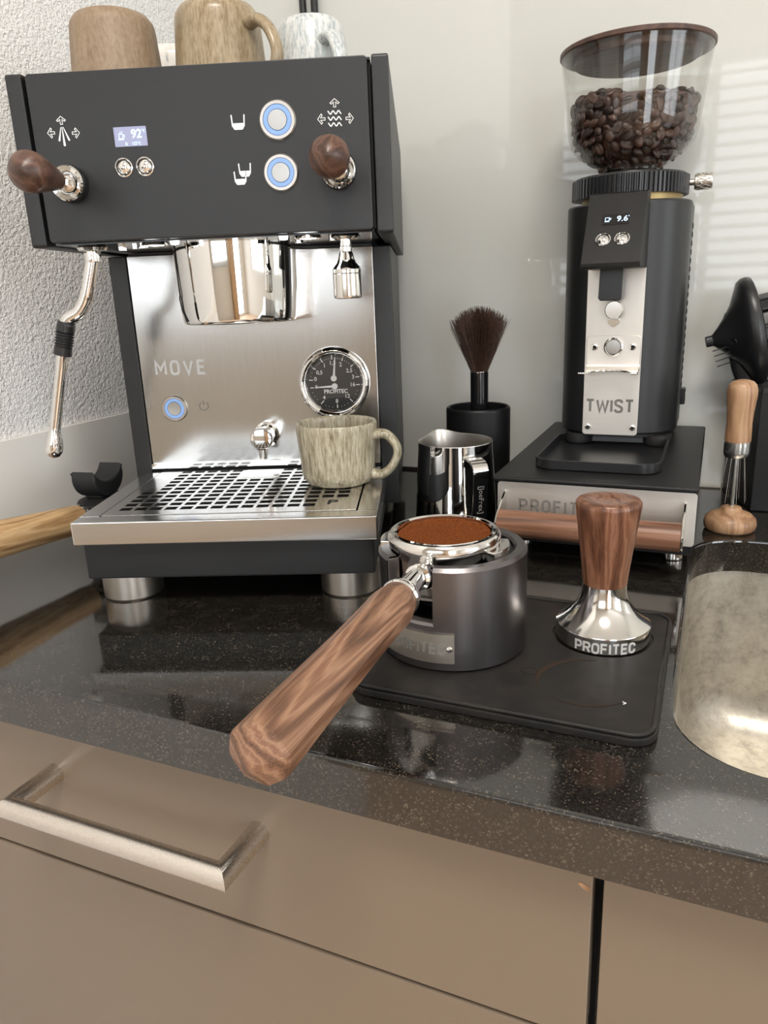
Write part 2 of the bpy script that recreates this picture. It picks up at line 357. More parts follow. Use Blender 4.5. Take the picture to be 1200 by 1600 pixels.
for a in ((-.6, -.55, .12, 1.24), (.87, .92, .12, 1.24), (-.55, .87, .12, .17), (-.55, .87, 1.19, 1.24), (.14, .18, .17, 1.19)): box(b, a[0], a[1], -2.74, -2.69, a[2], a[3], bev=.004)
obj('window_frame', b, 'white_paint', w); obj('pane', qbox(-.55, .87, -2.722, -2.716, .17, 1.19), 'window_pane', w)
w = thing('window_2', 'tall white framed balcony door behind the viewer', 'window'); w['kind'] = 'structure'; del w['category']
b = NB()
for a in ((1.45, 1.52, -.8, 1.4), (2.48, 2.55, -.8, 1.4), (1.52, 2.48, -.8, -.7), (1.52, 2.48, 1.33, 1.4)): box(b, a[0], a[1], -2.74, -2.69, a[2], a[3], bev=.004)
obj('window_frame', b, 'white_paint', w); obj('pane', qbox(1.52, 2.48, -2.722, -2.716, -.7, 1.33), 'window_pane', w)
cl = thing('ceiling_lamp', 'flat round white ceiling lamp above the kitchen aisle', 'lamp', (.45, -.75, 1.65))
b = NB(); lathe(b, [(0, 0), (.34, 0), (.34, -.055), (.325, -.06), (.318, -.055), (.318, -.02), (0, -.02)], 64); obj('housing', b, 'white_paint', cl)
b = NB(); lathe(b, [(0, -.03), (.312, -.03), (.312, -.022), (0, -.022)], 64); obj('reflector', b, 'slat_white', cl)
bl = thing('venetian_blind', 'white venetian blind hanging in the window behind the viewer', 'blind', (.16, -2.62, 1.26))
obj('headrail', qbox(-.76, .76, -.03, .03, -.03, .03, bev=.004), 'slat_white', bl)
sl = None
for k in range(18):
    if sl is None:
        b = NB(); box(b, -.75, .75, -.025, .025, -.0012, .0012, M=RX(-28)); sl = o = obj('slat', b, 'slat_white', bl)
    else: o = sl.copy(); COL.objects.link(o); o.parent = bl
    o.location = (0, 0, -.07-k*.06)
for x in (-.5, .5):
    b = NB(); tube(b, [(x, -.028, 0), (x, -.028, -1.12)], .0012, 6); obj('cord', b, 'slat_white', bl)
cb = thing('oak_cupboard', 'tall oak cupboard standing between the windows', 'cupboard', (1.18, -2.66, -.9))
obj('carcass', qbox(-.22, .22, .004, .42, 0, 2.3, bev=.004), 'room_oak', cb)
for s in (-1, 1):
    d = obj('door', qbox(min(s*.003, s*.218), max(s*.003, s*.218), .421, .44, .06, 2.28, bev=.003), 'room_oak', cb)
    obj('handle', qbox(s*.03-.006, s*.03+.006, .44, .465, 1.0, 1.2, bev=.004), 'steel_bar', d)

# ------------------------------------------------------------------ worktop, sink, cabinets
ZCB = -.0308; SX0, SX1, SY0, SY1 = .2475, .66, .062, .433
t = NB(); outer = [(XL+.0008, 0), (1.6, 0), (1.6, YB-.0008), (XL+.0008, YB-.0008)]; inner = rrect(SX0, SX1, SY0, SY1, [.05]*4, 10)
def loop(bm, P, z=0):
    vs = [bm.verts.new((x, y, z)) for x, y in P]; return [bm.edges.new((vs[i], vs[(i+1) % len(vs)])) for i in range(len(vs))]
ee = loop(t, outer)+loop(t, inner); bmesh.ops.triangle_fill(t, edges=ee, use_beauty=True)
r = bmesh.ops.extrude_face_region(t, geom=list(t.faces)); bmesh.ops.translate(t, vec=(0, 0, ZCB), verts=[e for e in r['geom'] if isinstance(e, bmesh.types.BMVert)])
bmesh.ops.recalc_face_normals(t, faces=t.faces)
ev = [e for e in t.edges if all(abs(v.co.z) < 1e-6 for v in e.verts) and (all(abs(v.co.y) < 1e-6 for v in e.verts) or (len(e.link_faces) == 2 and any(abs(f.normal.z) < .1 for f in e.link_faces) and all(.2 < v.co.x < .7 and .05 < v.co.y < .45 for v in e.verts)))]
bmesh.ops.bevel(t, geom=ev, offset=.0034, segments=2, profile=.5, affect='EDGES')
tag(obj('worktop', t, 'granite', ang=30), 'polished black granite worktop with fine brown flecks', 'worktop')
sk = thing('sink', 'rounded stainless steel sink set under the granite worktop', 'sink', (0, 0, ZCB))
def rr_z(i, z): return [(x, y, z) for x, y in rrect(SX0-.003+i, SX1+.003-i, SY0-.003+i, SY1+.003-i, [max(.02, .05-i*.4)]*4, 10)]
t = NB(); rows = []
for (i, z) in ((-.02, -.0005), (0, -.0005), (.001, -.06), (.003, -.12), (.01, -.145), (.025, -.158), (.05, -.163), (.12, -.166)):
    rows.append([t.verts.new(p) for p in rr_z(i, z)])
for A, B in zip(rows, rows[1:]):
    for i in range(len(A)): j = (i+1) % len(A); t.faces.new((A[i], A[j], B[j], B[i]))
t.faces.new(rows[-1]); bmesh.ops.recalc_face_normals(t, faces=t.faces)
for f in t.faces: f.normal_flip()
obj('basin', t, 'steel_sink', sk, 60)
b = NB(); lathe(b, [(0, 0), (.02, 0), (.04, .001), (.045, .003), (.047, 0)], 32); o = obj('drain', b, 'chrome_soft', sk); o.location = ((SX0+SX1)/2, (SY0+SY1)/2, -.1655)

YF = .02; XG = .22; ZD = -.157
cab = thing('drawer_cabinet', 'taupe drawer cabinet with a steel bar handle under the coffee machine', 'cabinet', (0, 0, 0))
obj('body', qbox(XL+.002, XG, YF+.019, YB-.003, -.8, ZCB-.0005), 'gap_black', cab)
d = obj('drawer_front', qbox(XL+.004, XG-.0028, YF, YF+.018, ZD+.0015, ZCB-.0045, bev=.0008), 'taupe', cab)
hb = NB(); hz = -.0795; yo = -.019; hr = .0071
box_path = []
tube(hb, [(-.145, yo, hz), (.021, yo, hz)], .0071, 20)
# mitred bar: square-cut ends at 45 degrees come from two posts meeting the bar
o = obj('handle', NB(), 'steel_bar', d)
bpy.data.objects.remove(o); hb.free()
hb = NB(); P = [(-.145, YF, hz), (-.145, yo, hz), (.021, yo, hz), (.021, YF, hz)]
t = bmesh.new(); rows = []; n = 24
for i, p in enumerate(P):
    row = []
    for k in range(n):
        a = 2*pi*k/n; c, s = hr*cos(a), hr*sin(a)
        if i == 0: q = (p[0]+c, p[1], p[2]+s)
        elif i == 1: q = (p[0]+c, p[1]+c, p[2]+s)
        elif i == 2: q = (p[0]-c, p[1]+c, p[2]+s)
        else: q = (p[0]-c, p[1], p[2]+s)
        row.append(t.verts.new(q))
    rows.append(row)
for A, B in zip(rows, rows[1:]):
    for k in range(n): t.faces.new((A[k], A[(k+1) % n], B[(k+1) % n], B[k]))
bmesh.ops.recalc_face_normals(t, faces=t.faces); merge(hb, t)
tag(obj('handle', hb, 'steel_bar', d, 30), 'brushed steel bar handle with mitred corners')
d = obj('drawer_front', qbox(XL+.004, XG-.0028, YF, YF+.018, -.46, ZD-.0015, bev=.0012), 'taupe', cab)
b = NB(); box(b, XG-.0032, XG-.0026, YF+.0005, YF+.0175, ZD+.002, ZCB-.005); obj('edge_band', b, 'taupe_edge', d)
b = NB(); prism(b, [(0, 0), (-.003, .0012), (-.0062, .0035), (-.0055, .0048), (-.0035, .0045), (0, .0032)], 0, .0001, M=T(XG-.0036, YF-.0001, -.0585) @ FRONT); tag(obj('chip', b, 'beech', cab), 'small brown chip at the drawer edge')
cab2 = thing('sink_cabinet', 'plain taupe cabinet front under the sink, right of the dark gap', 'cabinet')
obj('body', qbox(XG+.004, .215+.6, YF+.019, .036, -.8, ZCB-.0005), 'gap_black', cab2)
obj('door', qbox(XG+.0028, .82, YF, YF+.018, -.75, ZCB-.0045, bev=.0008), 'taupe', cab2)

# ------------------------------------------------------------------ espresso machine
EM = thing('espresso_machine', 'black and brushed steel espresso machine with walnut levers', 'coffee machine', (-.0945, .1909, 0), 20.862)
ZT, ZB, DEP, YC = .3889, .2733, .377, .1239
b = NB(); box(b, -.1222, .1222, .006, DEP-.002, ZB+.004, ZT-.003); obj('housing', b, 'gap_black', EM)
obj('top_plate', qbox(-.1222, .1222, .004, DEP-.002, ZT-.003, ZT-.001, bev=.0005), 'black_coat', EM)
b = NB(); prism(b, rrect(-.1208, .1205, ZB+.0028, ZT-.0006, .003, 4), 0, .006, M=T(0, .006, 0) @ FRONT, bev=.0012); front = obj('front_panel', b, 'black_coat', EM)
for s in (-1, 1):
    x0, x1 = (.1232, .135) if s > 0 else (-.135, -.1232)
    b = NB(); prism(b, rrect(0, DEP, ZB, ZT, .0025, 4), x0, x1, M=Matrix(((0,0,1,0),(1,0,0,0),(0,1,0,0),(0,0,0,1))), bev=.0012); obj('side_panel', b, 'black_coat', EM)
obj('underside_plate', qbox(-.1205, .1205, .008, DEP-.004, ZB+.0015, ZB+.004), 'black_gloss', EM)
for (x, y) in ((-.046, .014), (.0706, .012)):
    b = NB(); lathe(b, [(.0098, 0), (.0108, -.0022), (.0088, -.0026), (.0085, -.001)], 28, T(x, y, ZB+.0015)); r = obj('lamp_ring', b, 'chrome', EM)
    b = NB(); lathe(b, [(0, -.0030), (.006, -.0024), (.0085, -.0008), (.0085, 0)], 24, T(x, y, ZB+.0015)); obj('lamp_lens', b, 'led_white', r)
for (x, y) in ((-.0205+-.01, .012), (.052, .013)):
    b = NB(); lathe(b, [(0, -.0028), (.003, -.0022), (.0034, 0)], 16, T(x, y, ZB+.0015)); obj('indicator_lens', b, 'led_white', EM)
for (x, y) in ((-.062, .016), (-.055, .013), (.088, .02), (.061, .03), (-.078, .03)):
    b = NB(); cyl(b, .0032, -.004, 0, 6, T(x, y, ZB+.0015)); obj('hex_bolt', b, 'chrome', EM)
# column
b = NB(); box(b, -.1112, .1112, YC+.006, DEP-.006, .024, ZB+.001); obj('column', b, 'black_coat', EM)
for s in (-1, 1):
    b = NB(); xa, xb = (.1124, .1283) if s > 0 else (-.1283, -.1124)
    box(b, xa, xb, YC, DEP-.006, .026 if s < 0 else .034, ZB-.0016, bev=.0012); obj('column_post', b, 'black_coat', EM)
b = NB(); prism(b, rrect(-.1120, .1120, .0786, ZB-.0014, [.001, .001, .002, .002], 3), 0, .004, M=T(0, YC+.006, 0) @ FRONT, bev=.0008)
plate = obj('steel_panel', b, 'steel_vertical', EM)
b = NB(); sweep(b, [(-.1115, 0, 0), (.1115, 0, 0)], lambda i, t: [(-.0022, -.0016), (.0004, -.0036), (.0024, -.0030), (.0026, .002), (-.002, .002)], T(0, YC, .0772), (0, 0, 1)); obj('lower_lip', b, 'chrome_soft', plate)
obj('shadow_gap', qbox(-.1115, .1115, YC+.001, YC+.006, .0715, .0752), 'gap_black', EM)
# lettering on the panel
b = NB(); strokes(b, 'MOVE', .0118, T(-.0735, YC+.0019, .1712) @ FRONT, .21, .46); tag(obj('lettering', b, 'etched', plate), 'engraved capital letters MOVE')
b = NB(); cx, cz = -.0552, .1342
strip(b, [(.0042*cos(rad(a)), .0042*sin(rad(a))) for a in range(125, 416, 15)], .0008, .0002, T(cx, YC+.0019, cz) @ FRONT); strip(b, [(0, .001), (0, .0048)], .0008, .0002, T(cx, YC+.0019, cz) @ FRONT)
obj('power_symbol', b, 'engraved', plate)
def push_button(x, z, y, R, name='push_button', dome=False):
    b = NB(); lathe(b, [(R*.80, -.001), (R, -.001), (R, .0012), (R*.93, .0022), (R*.78, .0022), (R*.76, .0012)], 48, T(x, y, z) @ FRONT); p = obj(name, b, 'button_rim', EM)
    b = NB(); lathe(b, [(R*.52, .0010), (R*.54, .0024), (R*.74, .0024), (R*.77, .0010)], 48, T(x, y, z) @ FRONT); tag(obj('light_ring', b, 'ring_blue', p), 'glowing blue ring')
    b = NB(); lathe(b, [(0, .0021), (R*.50, .0024), (R*.53, .0016), (R*.53, 0)], 48, T(x, y, z) @ FRONT); obj('cap', b, 'cap_steel', p); return p
push_button(-.0834, .1329, YC+.002, .0125)
push_button(.0561, .3505, 0, .0131); push_button(.0559, .3166, 0, .0126)
for x in (-.0576, -.0421):
    b = NB(); lathe(b, [(.0052, -.001), (.0064, -.001), (.0064, .0006), (.0058, .001), (.0054, .0006)], 32, T(x, 0, .3251) @ FRONT); p = obj('small_button', b, 'chrome', EM)
    b = NB(); lathe(b, [(0, .0022), (.002, .0019), (.0038, .0010), (.005, -.0002), (.005, -.001)], 32, T(x, 0, .3251) @ FRONT); obj('cap', b, 'chrome', p)
b = NB(); prism(b, rrect(-.0618, -.0383, .3387, .3514, .0005), 0, .0006, M=T(0, .0002, 0) @ FRONT); scr = obj('display', b, 'screen_lit', EM)
b = NB(); SM = lambda x, z: T(x, -.0005, z) @ FRONT
text_bm(b, '92', .0078, SM(-.0456, .3464), .0001, .02); text_bm(b, '°C', .0026, SM(-.0403, .3483), .0001, .01); text_bm(b, '122°C', .0026, SM(-.0462, .3404), .0001, .005)
for pts in ([(-.0016, .0016), (-.0014, -.0014), (.0012, -.0014), (.0014, .0016), (-.0016, .0016)], [(.0014, .001), (.0026, .0008), (.0024, -.0006), (.0013, -.0008)], [(-.0024, -.002), (.0022, -.002)], [(-.0006, .0022), (-.0002, .0032)], [(.0006, .0022), (.001, .0032)]):
    strip(b, pts, .0004, .0001, SM(-.0568, .3452))
strip(b, [(0, .001), (-.0007, -.0003), (0, -.001), (.0007, -.0003), (0, .001)], .0003, .0001, SM(-.0535, .3404))
obj('display_digits', b, 'screen_ink', scr)
# icons
def arrow(b, x, z, ang, s=.0052):
    P = [(-.5, .0), (0, .5), (.5, .0), (.36, -.14), (.12, .1), (.12, -.5), (-.12, -.5), (-.12, .1), (-.36, -.14)]
    strip(b, [(p[0]*s*1.25, p[1]*s) for p in P], .00045, .0002, T(x, .0001, z) @ FRONT @ RZ(ang), True)
b = NB(); ix, iz = -.0988, .350
arrow(b, ix, iz+.0078, 0); arrow(b, ix-.0085, iz, 90); arrow(b, ix+.0095, iz-.0008, -90)
for (xa, xb, w0, zb_) in ((-.0008, -.0032, .0007, -.0052), (0, .0002, .0008, -.0085), (.0008, .004, .0007, -.0052)):
    prism(b, [(xa-.0002, .0035), (xa+.0002, .0035), (xb+w0, zb_), (xb, zb_-w0*.8), (xb-w0, zb_)], 0, .0002, M=T(ix, .0001, iz) @ FRONT)
obj('steam_icon', b, 'icon_silver', EM)
b = NB(); ix, iz = .0963, .3498
arrow(b, ix+.0004, iz+.0098, 0); arrow(b, ix-.0094, iz, 90); arrow(b, ix+.0105, iz-.0004, -90)
for k in (-1, 0, 1):
    strip(b, [(-.0048+.0096*i/24, .0010*cos(2*pi*2.5*i/24)+k*-.0038) for i in range(25)], .0008, .0002, T(ix, .0001, iz) @ FRONT)
obj('hot_water_icon', b, 'icon_silver', EM)
def cup_icon(b, x, z, s=1):
    strip(b, [(-.0046*s, .0048*s), (-.0041*s, -.0028*s)], .0009*s, .0002, T(x, .0001, z) @ FRONT); strip(b, [(.0046*s, .0048*s), (.0041*s, -.0028*s)], .0009*s, .0002, T(x, .0001, z) @ FRONT)
    prism(b, [(-.0043*s, -.0006*s), (-.0038*s, -.0036*s), (-.0028*s, -.0048*s), (.0028*s, -.0048*s), (.0038*s, -.0036*s), (.0043*s, -.0006*s)], 0, .0002, M=T(x, .0001, z) @ FRONT)
b = NB(); cup_icon(b, .0279, .3506); obj('single_cup_icon', b, 'icon_silver', EM)
b = NB(); cup_icon(b, .0299, .3196, .92); cup_icon(b, .0262, .3144, .92); obj('double_cup_icon', b, 'icon_silver', EM)
# lever valves
for s in (-1, 1):
    M = T(s*.0976, 0, .3155) @ FRONT
    b = NB(); lathe(b, [(0, -.001), (.0128, -.001), (.0128, .007), (.0122, .0078), (.0105, .0078)], 40, M); v = obj('lever_collar', b, 'black_gloss', EM)
    b = NB(); lathe(b, [(.0072, .0082), (.0085, .0100), (.0112, .0104), (.0122, .0092), (.0122, .0074), (.006, .0074)], 40, M); obj('collar_ring', b, 'chrome', v)
    b = NB(); lathe(b, [(0, .006), (.0068, .0075), (.0058, .0125), (.0046, .0150), (.0044, .021), (.006, .023), (.006, .026), (0, .026)], 32, M); obj('lever_stem', b, 'chrome_soft', v)
    b = NB(); lathe(b, [(0, .0245), (.0062, .0245), (.0072, .0265), (.0088, .036), (.0112, .050), (.0128, .059), (.0130, .063), (.0124, .066), (.0095, .0692), (.0055, .0720), (.0015, .0736), (0, .0738)], 40, M); tag(obj('lever_knob', b, 'walnut_dark', v, 40), 'turned walnut lever knob with a pointed end')
# brew group
def grp(r, z, c=.077):
    P = [(r, YC+.003)]+[(r*cos(a), c-r*sin(a)*1.02) for a in [pi*k/28 for k in range(29)]]+[(-r, YC+.003)]
    return [(x, y, z) for x, y in P]
t = NB(); rows = []
for (r, z) in ((.0515, ZB+.002), (.0512, .262), (.0502, .240), (.0488, .222), (.0480, .2155), (.0472, .2128), (.0455, .2118)): rows.append([t.verts.new(p) for p in grp(r, z)])
for A, B in zip(rows, rows[1:]):
    for i in range(len(A)-1): t.faces.new((A[i], A[i+1], B[i+1], B[i]))
t.faces.new(rows[-1]); bmesh.ops.recalc_face_normals(t, faces=t.faces); g = obj('brew_group_cover', t, 'chrome', EM, 50)
b = NB(); a = pi*.80
tube(b, [(.0518*cos(a), .077-.0528*sin(a), ZB+.001), (.0512*cos(a+.03), .077-.0522*sin(a+.03), .245), (.0508*cos(a+.03), .077-.0518*sin(a+.03), .236), (.0507*cos(a+.09), .077-.0517*sin(a+.09), .233), (.0496*cos(a+.08), .077-.0506*sin(a+.08), .224), (.0485*cos(a-.05), .077-.0495*sin(a-.05), .2145)], .00055, 6); obj('cover_seam', b, 'gap_black', g)
# steam wand
P = smooth_path([(-.0975, .02, .2760), (-.0985, .02, .266), (-.1032, .02, .250), (-.1085, .02, .236), (-.1155, .02, .2262), (-.1245, .02, .2215), (-.1280, .02, .2165), (-.1292, .02, .2115), (-.131, .02, .205)], 6)
b = NB(); tube(b, P, .0052, 16); sw = obj('steam_wand', b, 'chrome', EM, 60)
b = NB(); lathe(b, [(.0062, .0028), (.0095, .0022), (.0115, -.0002), (.0100, -.0022), (.0062, -.0016)], 32, T(-.0975, .02, ZB)); obj('swivel_ring', b, 'chrome', sw)
b = NB(); lathe(b, [(.0055, .0), (.0062, -.001), (.0062, -.008), (.0056, -.009)], 24, T(-.0982, .02, .2712)); obj('wand_collar', b, 'chrome', sw)
A = Vector((-.1268, .02, .2192)); Bv = Vector((-.1342, .02, .1935)); dz = (Bv-A)
b = NB(); G = [A+dz*(i/48)*1.0 for i in range(49)]
def gr(t): return .0066 if t < .08 else (.0066+.0006*(1 if int(t*48) % 4 < 2 else -.7) if .3 < t < .75 else .0069)
tube(b, G, gr, 20); tag(obj('rubber_grip', b, 'black_plastic', sw, 50), 'black ribbed rubber grip')
b = NB(); tube(b, [Bv-dz*.2, Vector((-.1502, .02, .1345))], .0044, 18); obj('wand_tube', b, 'chrome', sw)
tip = [Vector((-.1500, .02, .1355)), Vector((-.1507, .02, .1325)), Vector((-.1515, .02, .1290)), Vector((-.1525, .02, .1240)), Vector((-.1535, .02, .1190)), Vector((-.1544, .02, .1150)), Vector((-.1551, .02, .1118)), Vector((-.1555, .02, .1100))]
rr_ = [.0044, .0046, .0052, .0064, .0070, .0066, .0048, .0012]
b = NB(); sweep(b, tip, lambda i, t: circ(rr_[i], 20)); obj('wand_tip', b, 'chrome', sw, 60)
# hot water spout
b = NB(); lathe(b, [(0, .2760), (.0042, .2760), (.0042, .2665), (.0046, .266), (.0046, .2625), (.0050, .262), (.0062, .2575), (.0072, .2545), (.0098, .2515), (.0108, .2498)], 32, T(.0977, .02, 0)); hw = obj('hot_water_spout', b, 'chrome', EM, 30)
b = NB(); lathe(b, [(.0108, .2498), (.0110, .2490), (.0110, .2470), (.0107, .2466), (.0110, .2462), (.0112, .2310), (.0104, .2288), (.0088, .2282), (.0085, .235), (0, .236)], 40, T(.0977, .02, 0)); obj('spout_nozzle', b, 'chrome_soft', hw, 30)
b = NB(); lathe(b, [(.0048, .001), (.0100, .001), (.0115, -.0012), (.0095, -.0026), (.0048, -.0014)], 32, T(.0977, .02, ZB+.001)); obj('swivel_ring', b, 'chrome', hw)
# drain tap in the panel
M = T(.0044, YC, .1065) @ FRONT
b = NB(); lathe(b, [(0, -.002), (.0118, -.002), (.0118, .004), (.0098, .005), (.0096, .022), (.0102, .023), (.0102, .031), (.0092, .0328), (.006, .0336), (0, .0338)], 36, M); tp = obj('water_tap', b, 'chrome', EM, 40)
b = NB(); tube(b, [(.0044, .097, .098), (.0044, .097, .0905), (.0042, .0965, .0875)], lambda t: .0042-.0006*t, 14); obj('tap_nozzle', b, 'chrome_soft', tp)
# pressure gauge
GX, GZ = .0713, .1523; M = T(GX, YC+.002, GZ) @ FRONT
b = NB(); lathe(b, [(.0300, -.001), (.0330, -.001), (.0334, .003), (.0328, .0066), (.0312, .0086), (.0296, .0090), (.0280, .0080), (.0268, .0062), (.0256, .0048), (.0252, .003)], 64, M); ga = obj('pressure_gauge', b, 'chrome', EM, 40)
b = NB(); lathe(b, [(0, .0028), (.0258, .0028)], 64, M); dial = obj('dial', b, 'dial_black', ga)
K = .0253; DM = M @ T(0, 0, .0030)
def dp(px, py): return ((px-571)/396*K, (632-py)/396*K)
b = NB()
for s, px, py, q in (('0', 298, 570, .0052), ('0,5', 362, 478, .0050), ('1', 441, 378, .0052), ('1,5', 560, 345, .0052), ('2', 677, 372, .0052), ('2,5', 800, 462, .0050), ('3', 851, 555, .0052), ('16', 838, 665, .0052), ('12', 752, 830, .0052), ('8', 596, 900, .0052), ('4', 410, 842, .0052), ('0', 305, 684, .0045)):
    x, y = dp(px, py); text_bm(b, s, q, DM @ T(x, y, 0), .0001, .01)
x, y = dp(588, 757); text_bm(b, 'PROFITEC', .0052, DM @ T(x, y, 0), .0001, .022, space=.97)
for px, py, px2, py2 in ((203, 582, 262, 582), (265, 402, 312, 428), (388, 285, 420, 330), (553, 240, 553, 295), (712, 275, 698, 320), (855, 380, 820, 412), (885, 555, 942, 555), (890, 667, 945, 667), (790, 872, 828, 912), (600, 945, 600, 1000), (405, 885, 360, 932), (213, 694, 268, 694)):
    strip(b, [dp(px, py), dp(px2, py2)], .00085, .0001, DM)
for a, bq, nn in (((235, 545), (265, 402), 3), ((312, 396), (388, 300), 4), ((430, 292), (540, 262), 4), ((625, 262), (690, 282), 3), ((733, 308), (835, 385), 4), ((870, 450), (912, 540), 3), ((905, 735), (838, 862), 3), ((765, 922), (640, 972), 3), ((545, 972), (420, 930), 3), ((335, 865), (255, 740), 3)):
    for i in range(nn):
        f = (i+.3)/max(nn-.4, 1); px = a[0]+(bq[0]-a[0])*f; py = a[1]+(bq[1]-a[1])*f; ang = math.atan2(632-py, px-571); R_ = K*.90
        x, y = R_*cos(ang)*.99, R_*sin(ang); cyl(b, .00032, 0, .0001, 6, DM @ T(x, y, 0))
obj('dial_print', b, 'print_white', dial)
b = NB(); p1 = dp(568, 565); p2 = dp(575, 680)
for (c, tipp) in ((p1, (600, 262)), (p2, (285, 690))):
    tpx = dp(*tipp); d_ = Vector((tpx[0]-c[0], tpx[1]-c[1])); n_ = Vector((-d_.y, d_.x)).normalized()
    prism(b, [(c[0]+n_.x*.0011, c[1]+n_.y*.0011), (c[0]-n_.x*.0011, c[1]-n_.y*.0011), (tpx[0]-n_.x*.0004, tpx[1]-n_.y*.0004), (tpx[0]+n_.x*.0004, tpx[1]+n_.y*.0004)], .0004, .0007, M=DM)
    cyl(b, .0028, .0002, .0012, 24, DM @ T(c[0], c[1], 0), .0003)
obj('needles', b, 'print_white', ga)
b = NB(); lathe(b, [(0, .0052), (.0262, .0052), (.0262, .0046), (0, .0046)], 48, M); obj('glass', b, 'lens', ga)
# base, feet and drip tray
obj('base', qbox(-.1135, .1135, -.0395, DEP-.03, .0237, .0546, bev=.002), 'black_coat', EM)
for (x, y) in ((-.0915, -.006), (.0905, -.006), (-.0915, .30), (.0905, .30)):
    b = NB(); lathe(b, [(0, .0238), (.0238, .0238), (.0240, .0205), (.0240, .0015), (.0232, .0008), (.0228, 0), (0, 0)], 48, T(x, y, 0)); obj('foot', b, 'champagne', EM, 30)
ZR = .073; TY = -.0475; TX = .117
b = NB()
box(b, -TX, TX, TY, -.0312, .0544, ZR, bev=.0012); box(b, -TX, -.1012, -.0312, .119, .0544, ZR-.00005, bev=.0006); box(b, .1012, TX, -.0312, .119, .0544, ZR-.00005, bev=.0006)
box(b, -.1012, .1012, .1150, .1232, .0544, ZR-.0012)
tr = obj('drip_tray', b, 'steel_tray', EM, 30)
obj('tray_pan', qbox(-.1012, .1012, -.0312, .115, .0546, .0552), 'gap_black', tr)
CW, GW = .0123, .0095; RH, RP = .0082, .01245
xs = [-.1]; hx = set()
for i in range(15): xs += [-.0909+i*CW, -.0909+i*CW+GW]
xs.append(.1); ys = [-.03]
for k in range(11): ys += [-.0175+k*RP, -.0175+k*RP+RH]
ys.append(.1228)
def solid(ci, ri):
    if ci % 2 == 0 or ri % 2 == 0: return True
    i, k = ci//2, ri//2
    if i >= 13 and k <= 1: return True
    if i == 0 and k >= 5: return True
    if 6 <= i <= 8 and k >= 8: return True
    if 14 == i and k <= 2: return False
    return False
t = NB(); V = {}
def gv(i, j):
    if (i, j) not in V: V[i, j] = t.verts.new((xs[i], ys[j], 0))
    return V[i, j]
for i in range(len(xs)-1):
    for j in range(len(ys)-1):
        if solid(i, j): t.faces.new((gv(i, j), gv(i+1, j), gv(i+1, j+1), gv(i, j+1)))
r = bmesh.ops.extrude_face_region(t, geom=list(t.faces)); bmesh.ops.translate(t, vec=(0, 0, -.0016), verts=[e for e in r['geom'] if isinstance(e, bmesh.types.BMVert)])
bmesh.ops.recalc_face_normals(t, faces=t.faces); gt = obj('drip_grate', t, 'steel_tray', EM, 30); gt.location = (0, 0, ZR+.0002)
b = NB(); text_bm(b, 'P', .0175, T(.0792, -.0075, .00005), .00008, .02); o = tag(obj('cut_letter', b, 'gap_black', gt), 'letter P cut into the grate')
b = NB(); strip(b, [(.0035*cos(rad(a)), .0045*sin(rad(a))) for a in range(-90, 91, 18)], .0016, .0001, T(-.0885, .0465, 0)); strip(b, [(0, -.0045), (0, .0045)], .0016, .0001, T(-.0885, .0465, 0)); obj('finger_slot', b, 'gap_black', gt)
obj('drain_plate', qbox(-.0155, .0185, .084, .113, -.0001, .0004, bev=.0002), 'chrome_soft', gt)

# ------------------------------------------------------------------ mugs
def mug(name, label, mt, loc, rz, R0, R1, H, inv=False, handle=True, hr=.006, hs=1.0, wall=.0035, ht=(.78, .16), group=None, bulge=0):
    t_ = thing(name, label, 'mug', loc, rz, group); b = NB(); n = 10
    pr = [(0, 0), (R0*.78, 0), (R0*.86, .0012), (R0*.97, .006)]
    for i in range(n+1):
        f = i/n; pr.append((R0+(R1-R0)*f+bulge*sin(pi*f), .010+(H-.0115)*f))
    pr += [(R1-wall*.3, H), (R1-wall*.8, H-.0005)]
    for i in range(n, -1, -1):
        f = i/n; pr.append((R0+(R1-R0)*f-wall+bulge*sin(pi*f), .012+(H-.014)*f))
    pr += [(R0*.8, .006), (0, .005)]
    lathe(b, pr, 56); bd = obj('body', b, mt, t_, 50)
    hd = None
    if handle:
        za, zb_ = H*ht[0], H*ht[1]; Rm = lambda z: R0+(R1-R0)*z/H+bulge*sin(pi*z/H); w_ = H*.36*hs
        P = smooth_path([(Rm(za)-.003, 0, za), (Rm(za)+w_*.45, 0, za+.001), (Rm(za)+w_*.9, 0, za-(za-zb_)*.22), (Rm(za)+w_*.98, 0, (za+zb_)/2), (Rm(zb_)+w_*.8, 0, zb_+(za-zb_)*.16), (Rm(zb_)+w_*.35, 0, zb_-.001), (Rm(zb_)-.003, 0, zb_)], 6)
        b = NB(); tube(b, P, lambda t: hr*(1.15-.25*sin(pi*t)), 14, upv=(0, 1, 0), sx=1.15, sy=.8); hd = obj('handle', b, mt, t_, 60)
    if inv:
        t_.rotation_euler = (pi, 0, rad(rz)); t_.location = (loc[0], loc[1], loc[2]+H)
    return t_
EMW = Matrix.Translation((-.0945, .1909, 0)) @ RZ(20.862)
def mw(x, y, z): return tuple(EMW @ Vector((x, y, z)))
mug('coffee_mug', 'speckled sage-beige mug with loop handle standing on the steel drip tray', 'glaze_sage', mw(.0782, .0590, ZR+.0004), 10, .0318, .0352, .0535, hr=.0050, hs=1.0)
TOPZ = ZT-.001
mug('coffee_mug', 'plain tan mug upside down on the machine, furthest left', 'glaze_tan', mw(-.098, .125, TOPZ), 100, .0345, .0395, .072, inv=True, handle=False)
mug('coffee_mug', 'sand coloured mug upside down on the machine, loop handle facing right', 'glaze_sand', mw(-.009, .125, TOPZ), -12, .0350, .0395, .074, inv=True, hr=.0058, hs=.95, ht=(.84, .25))
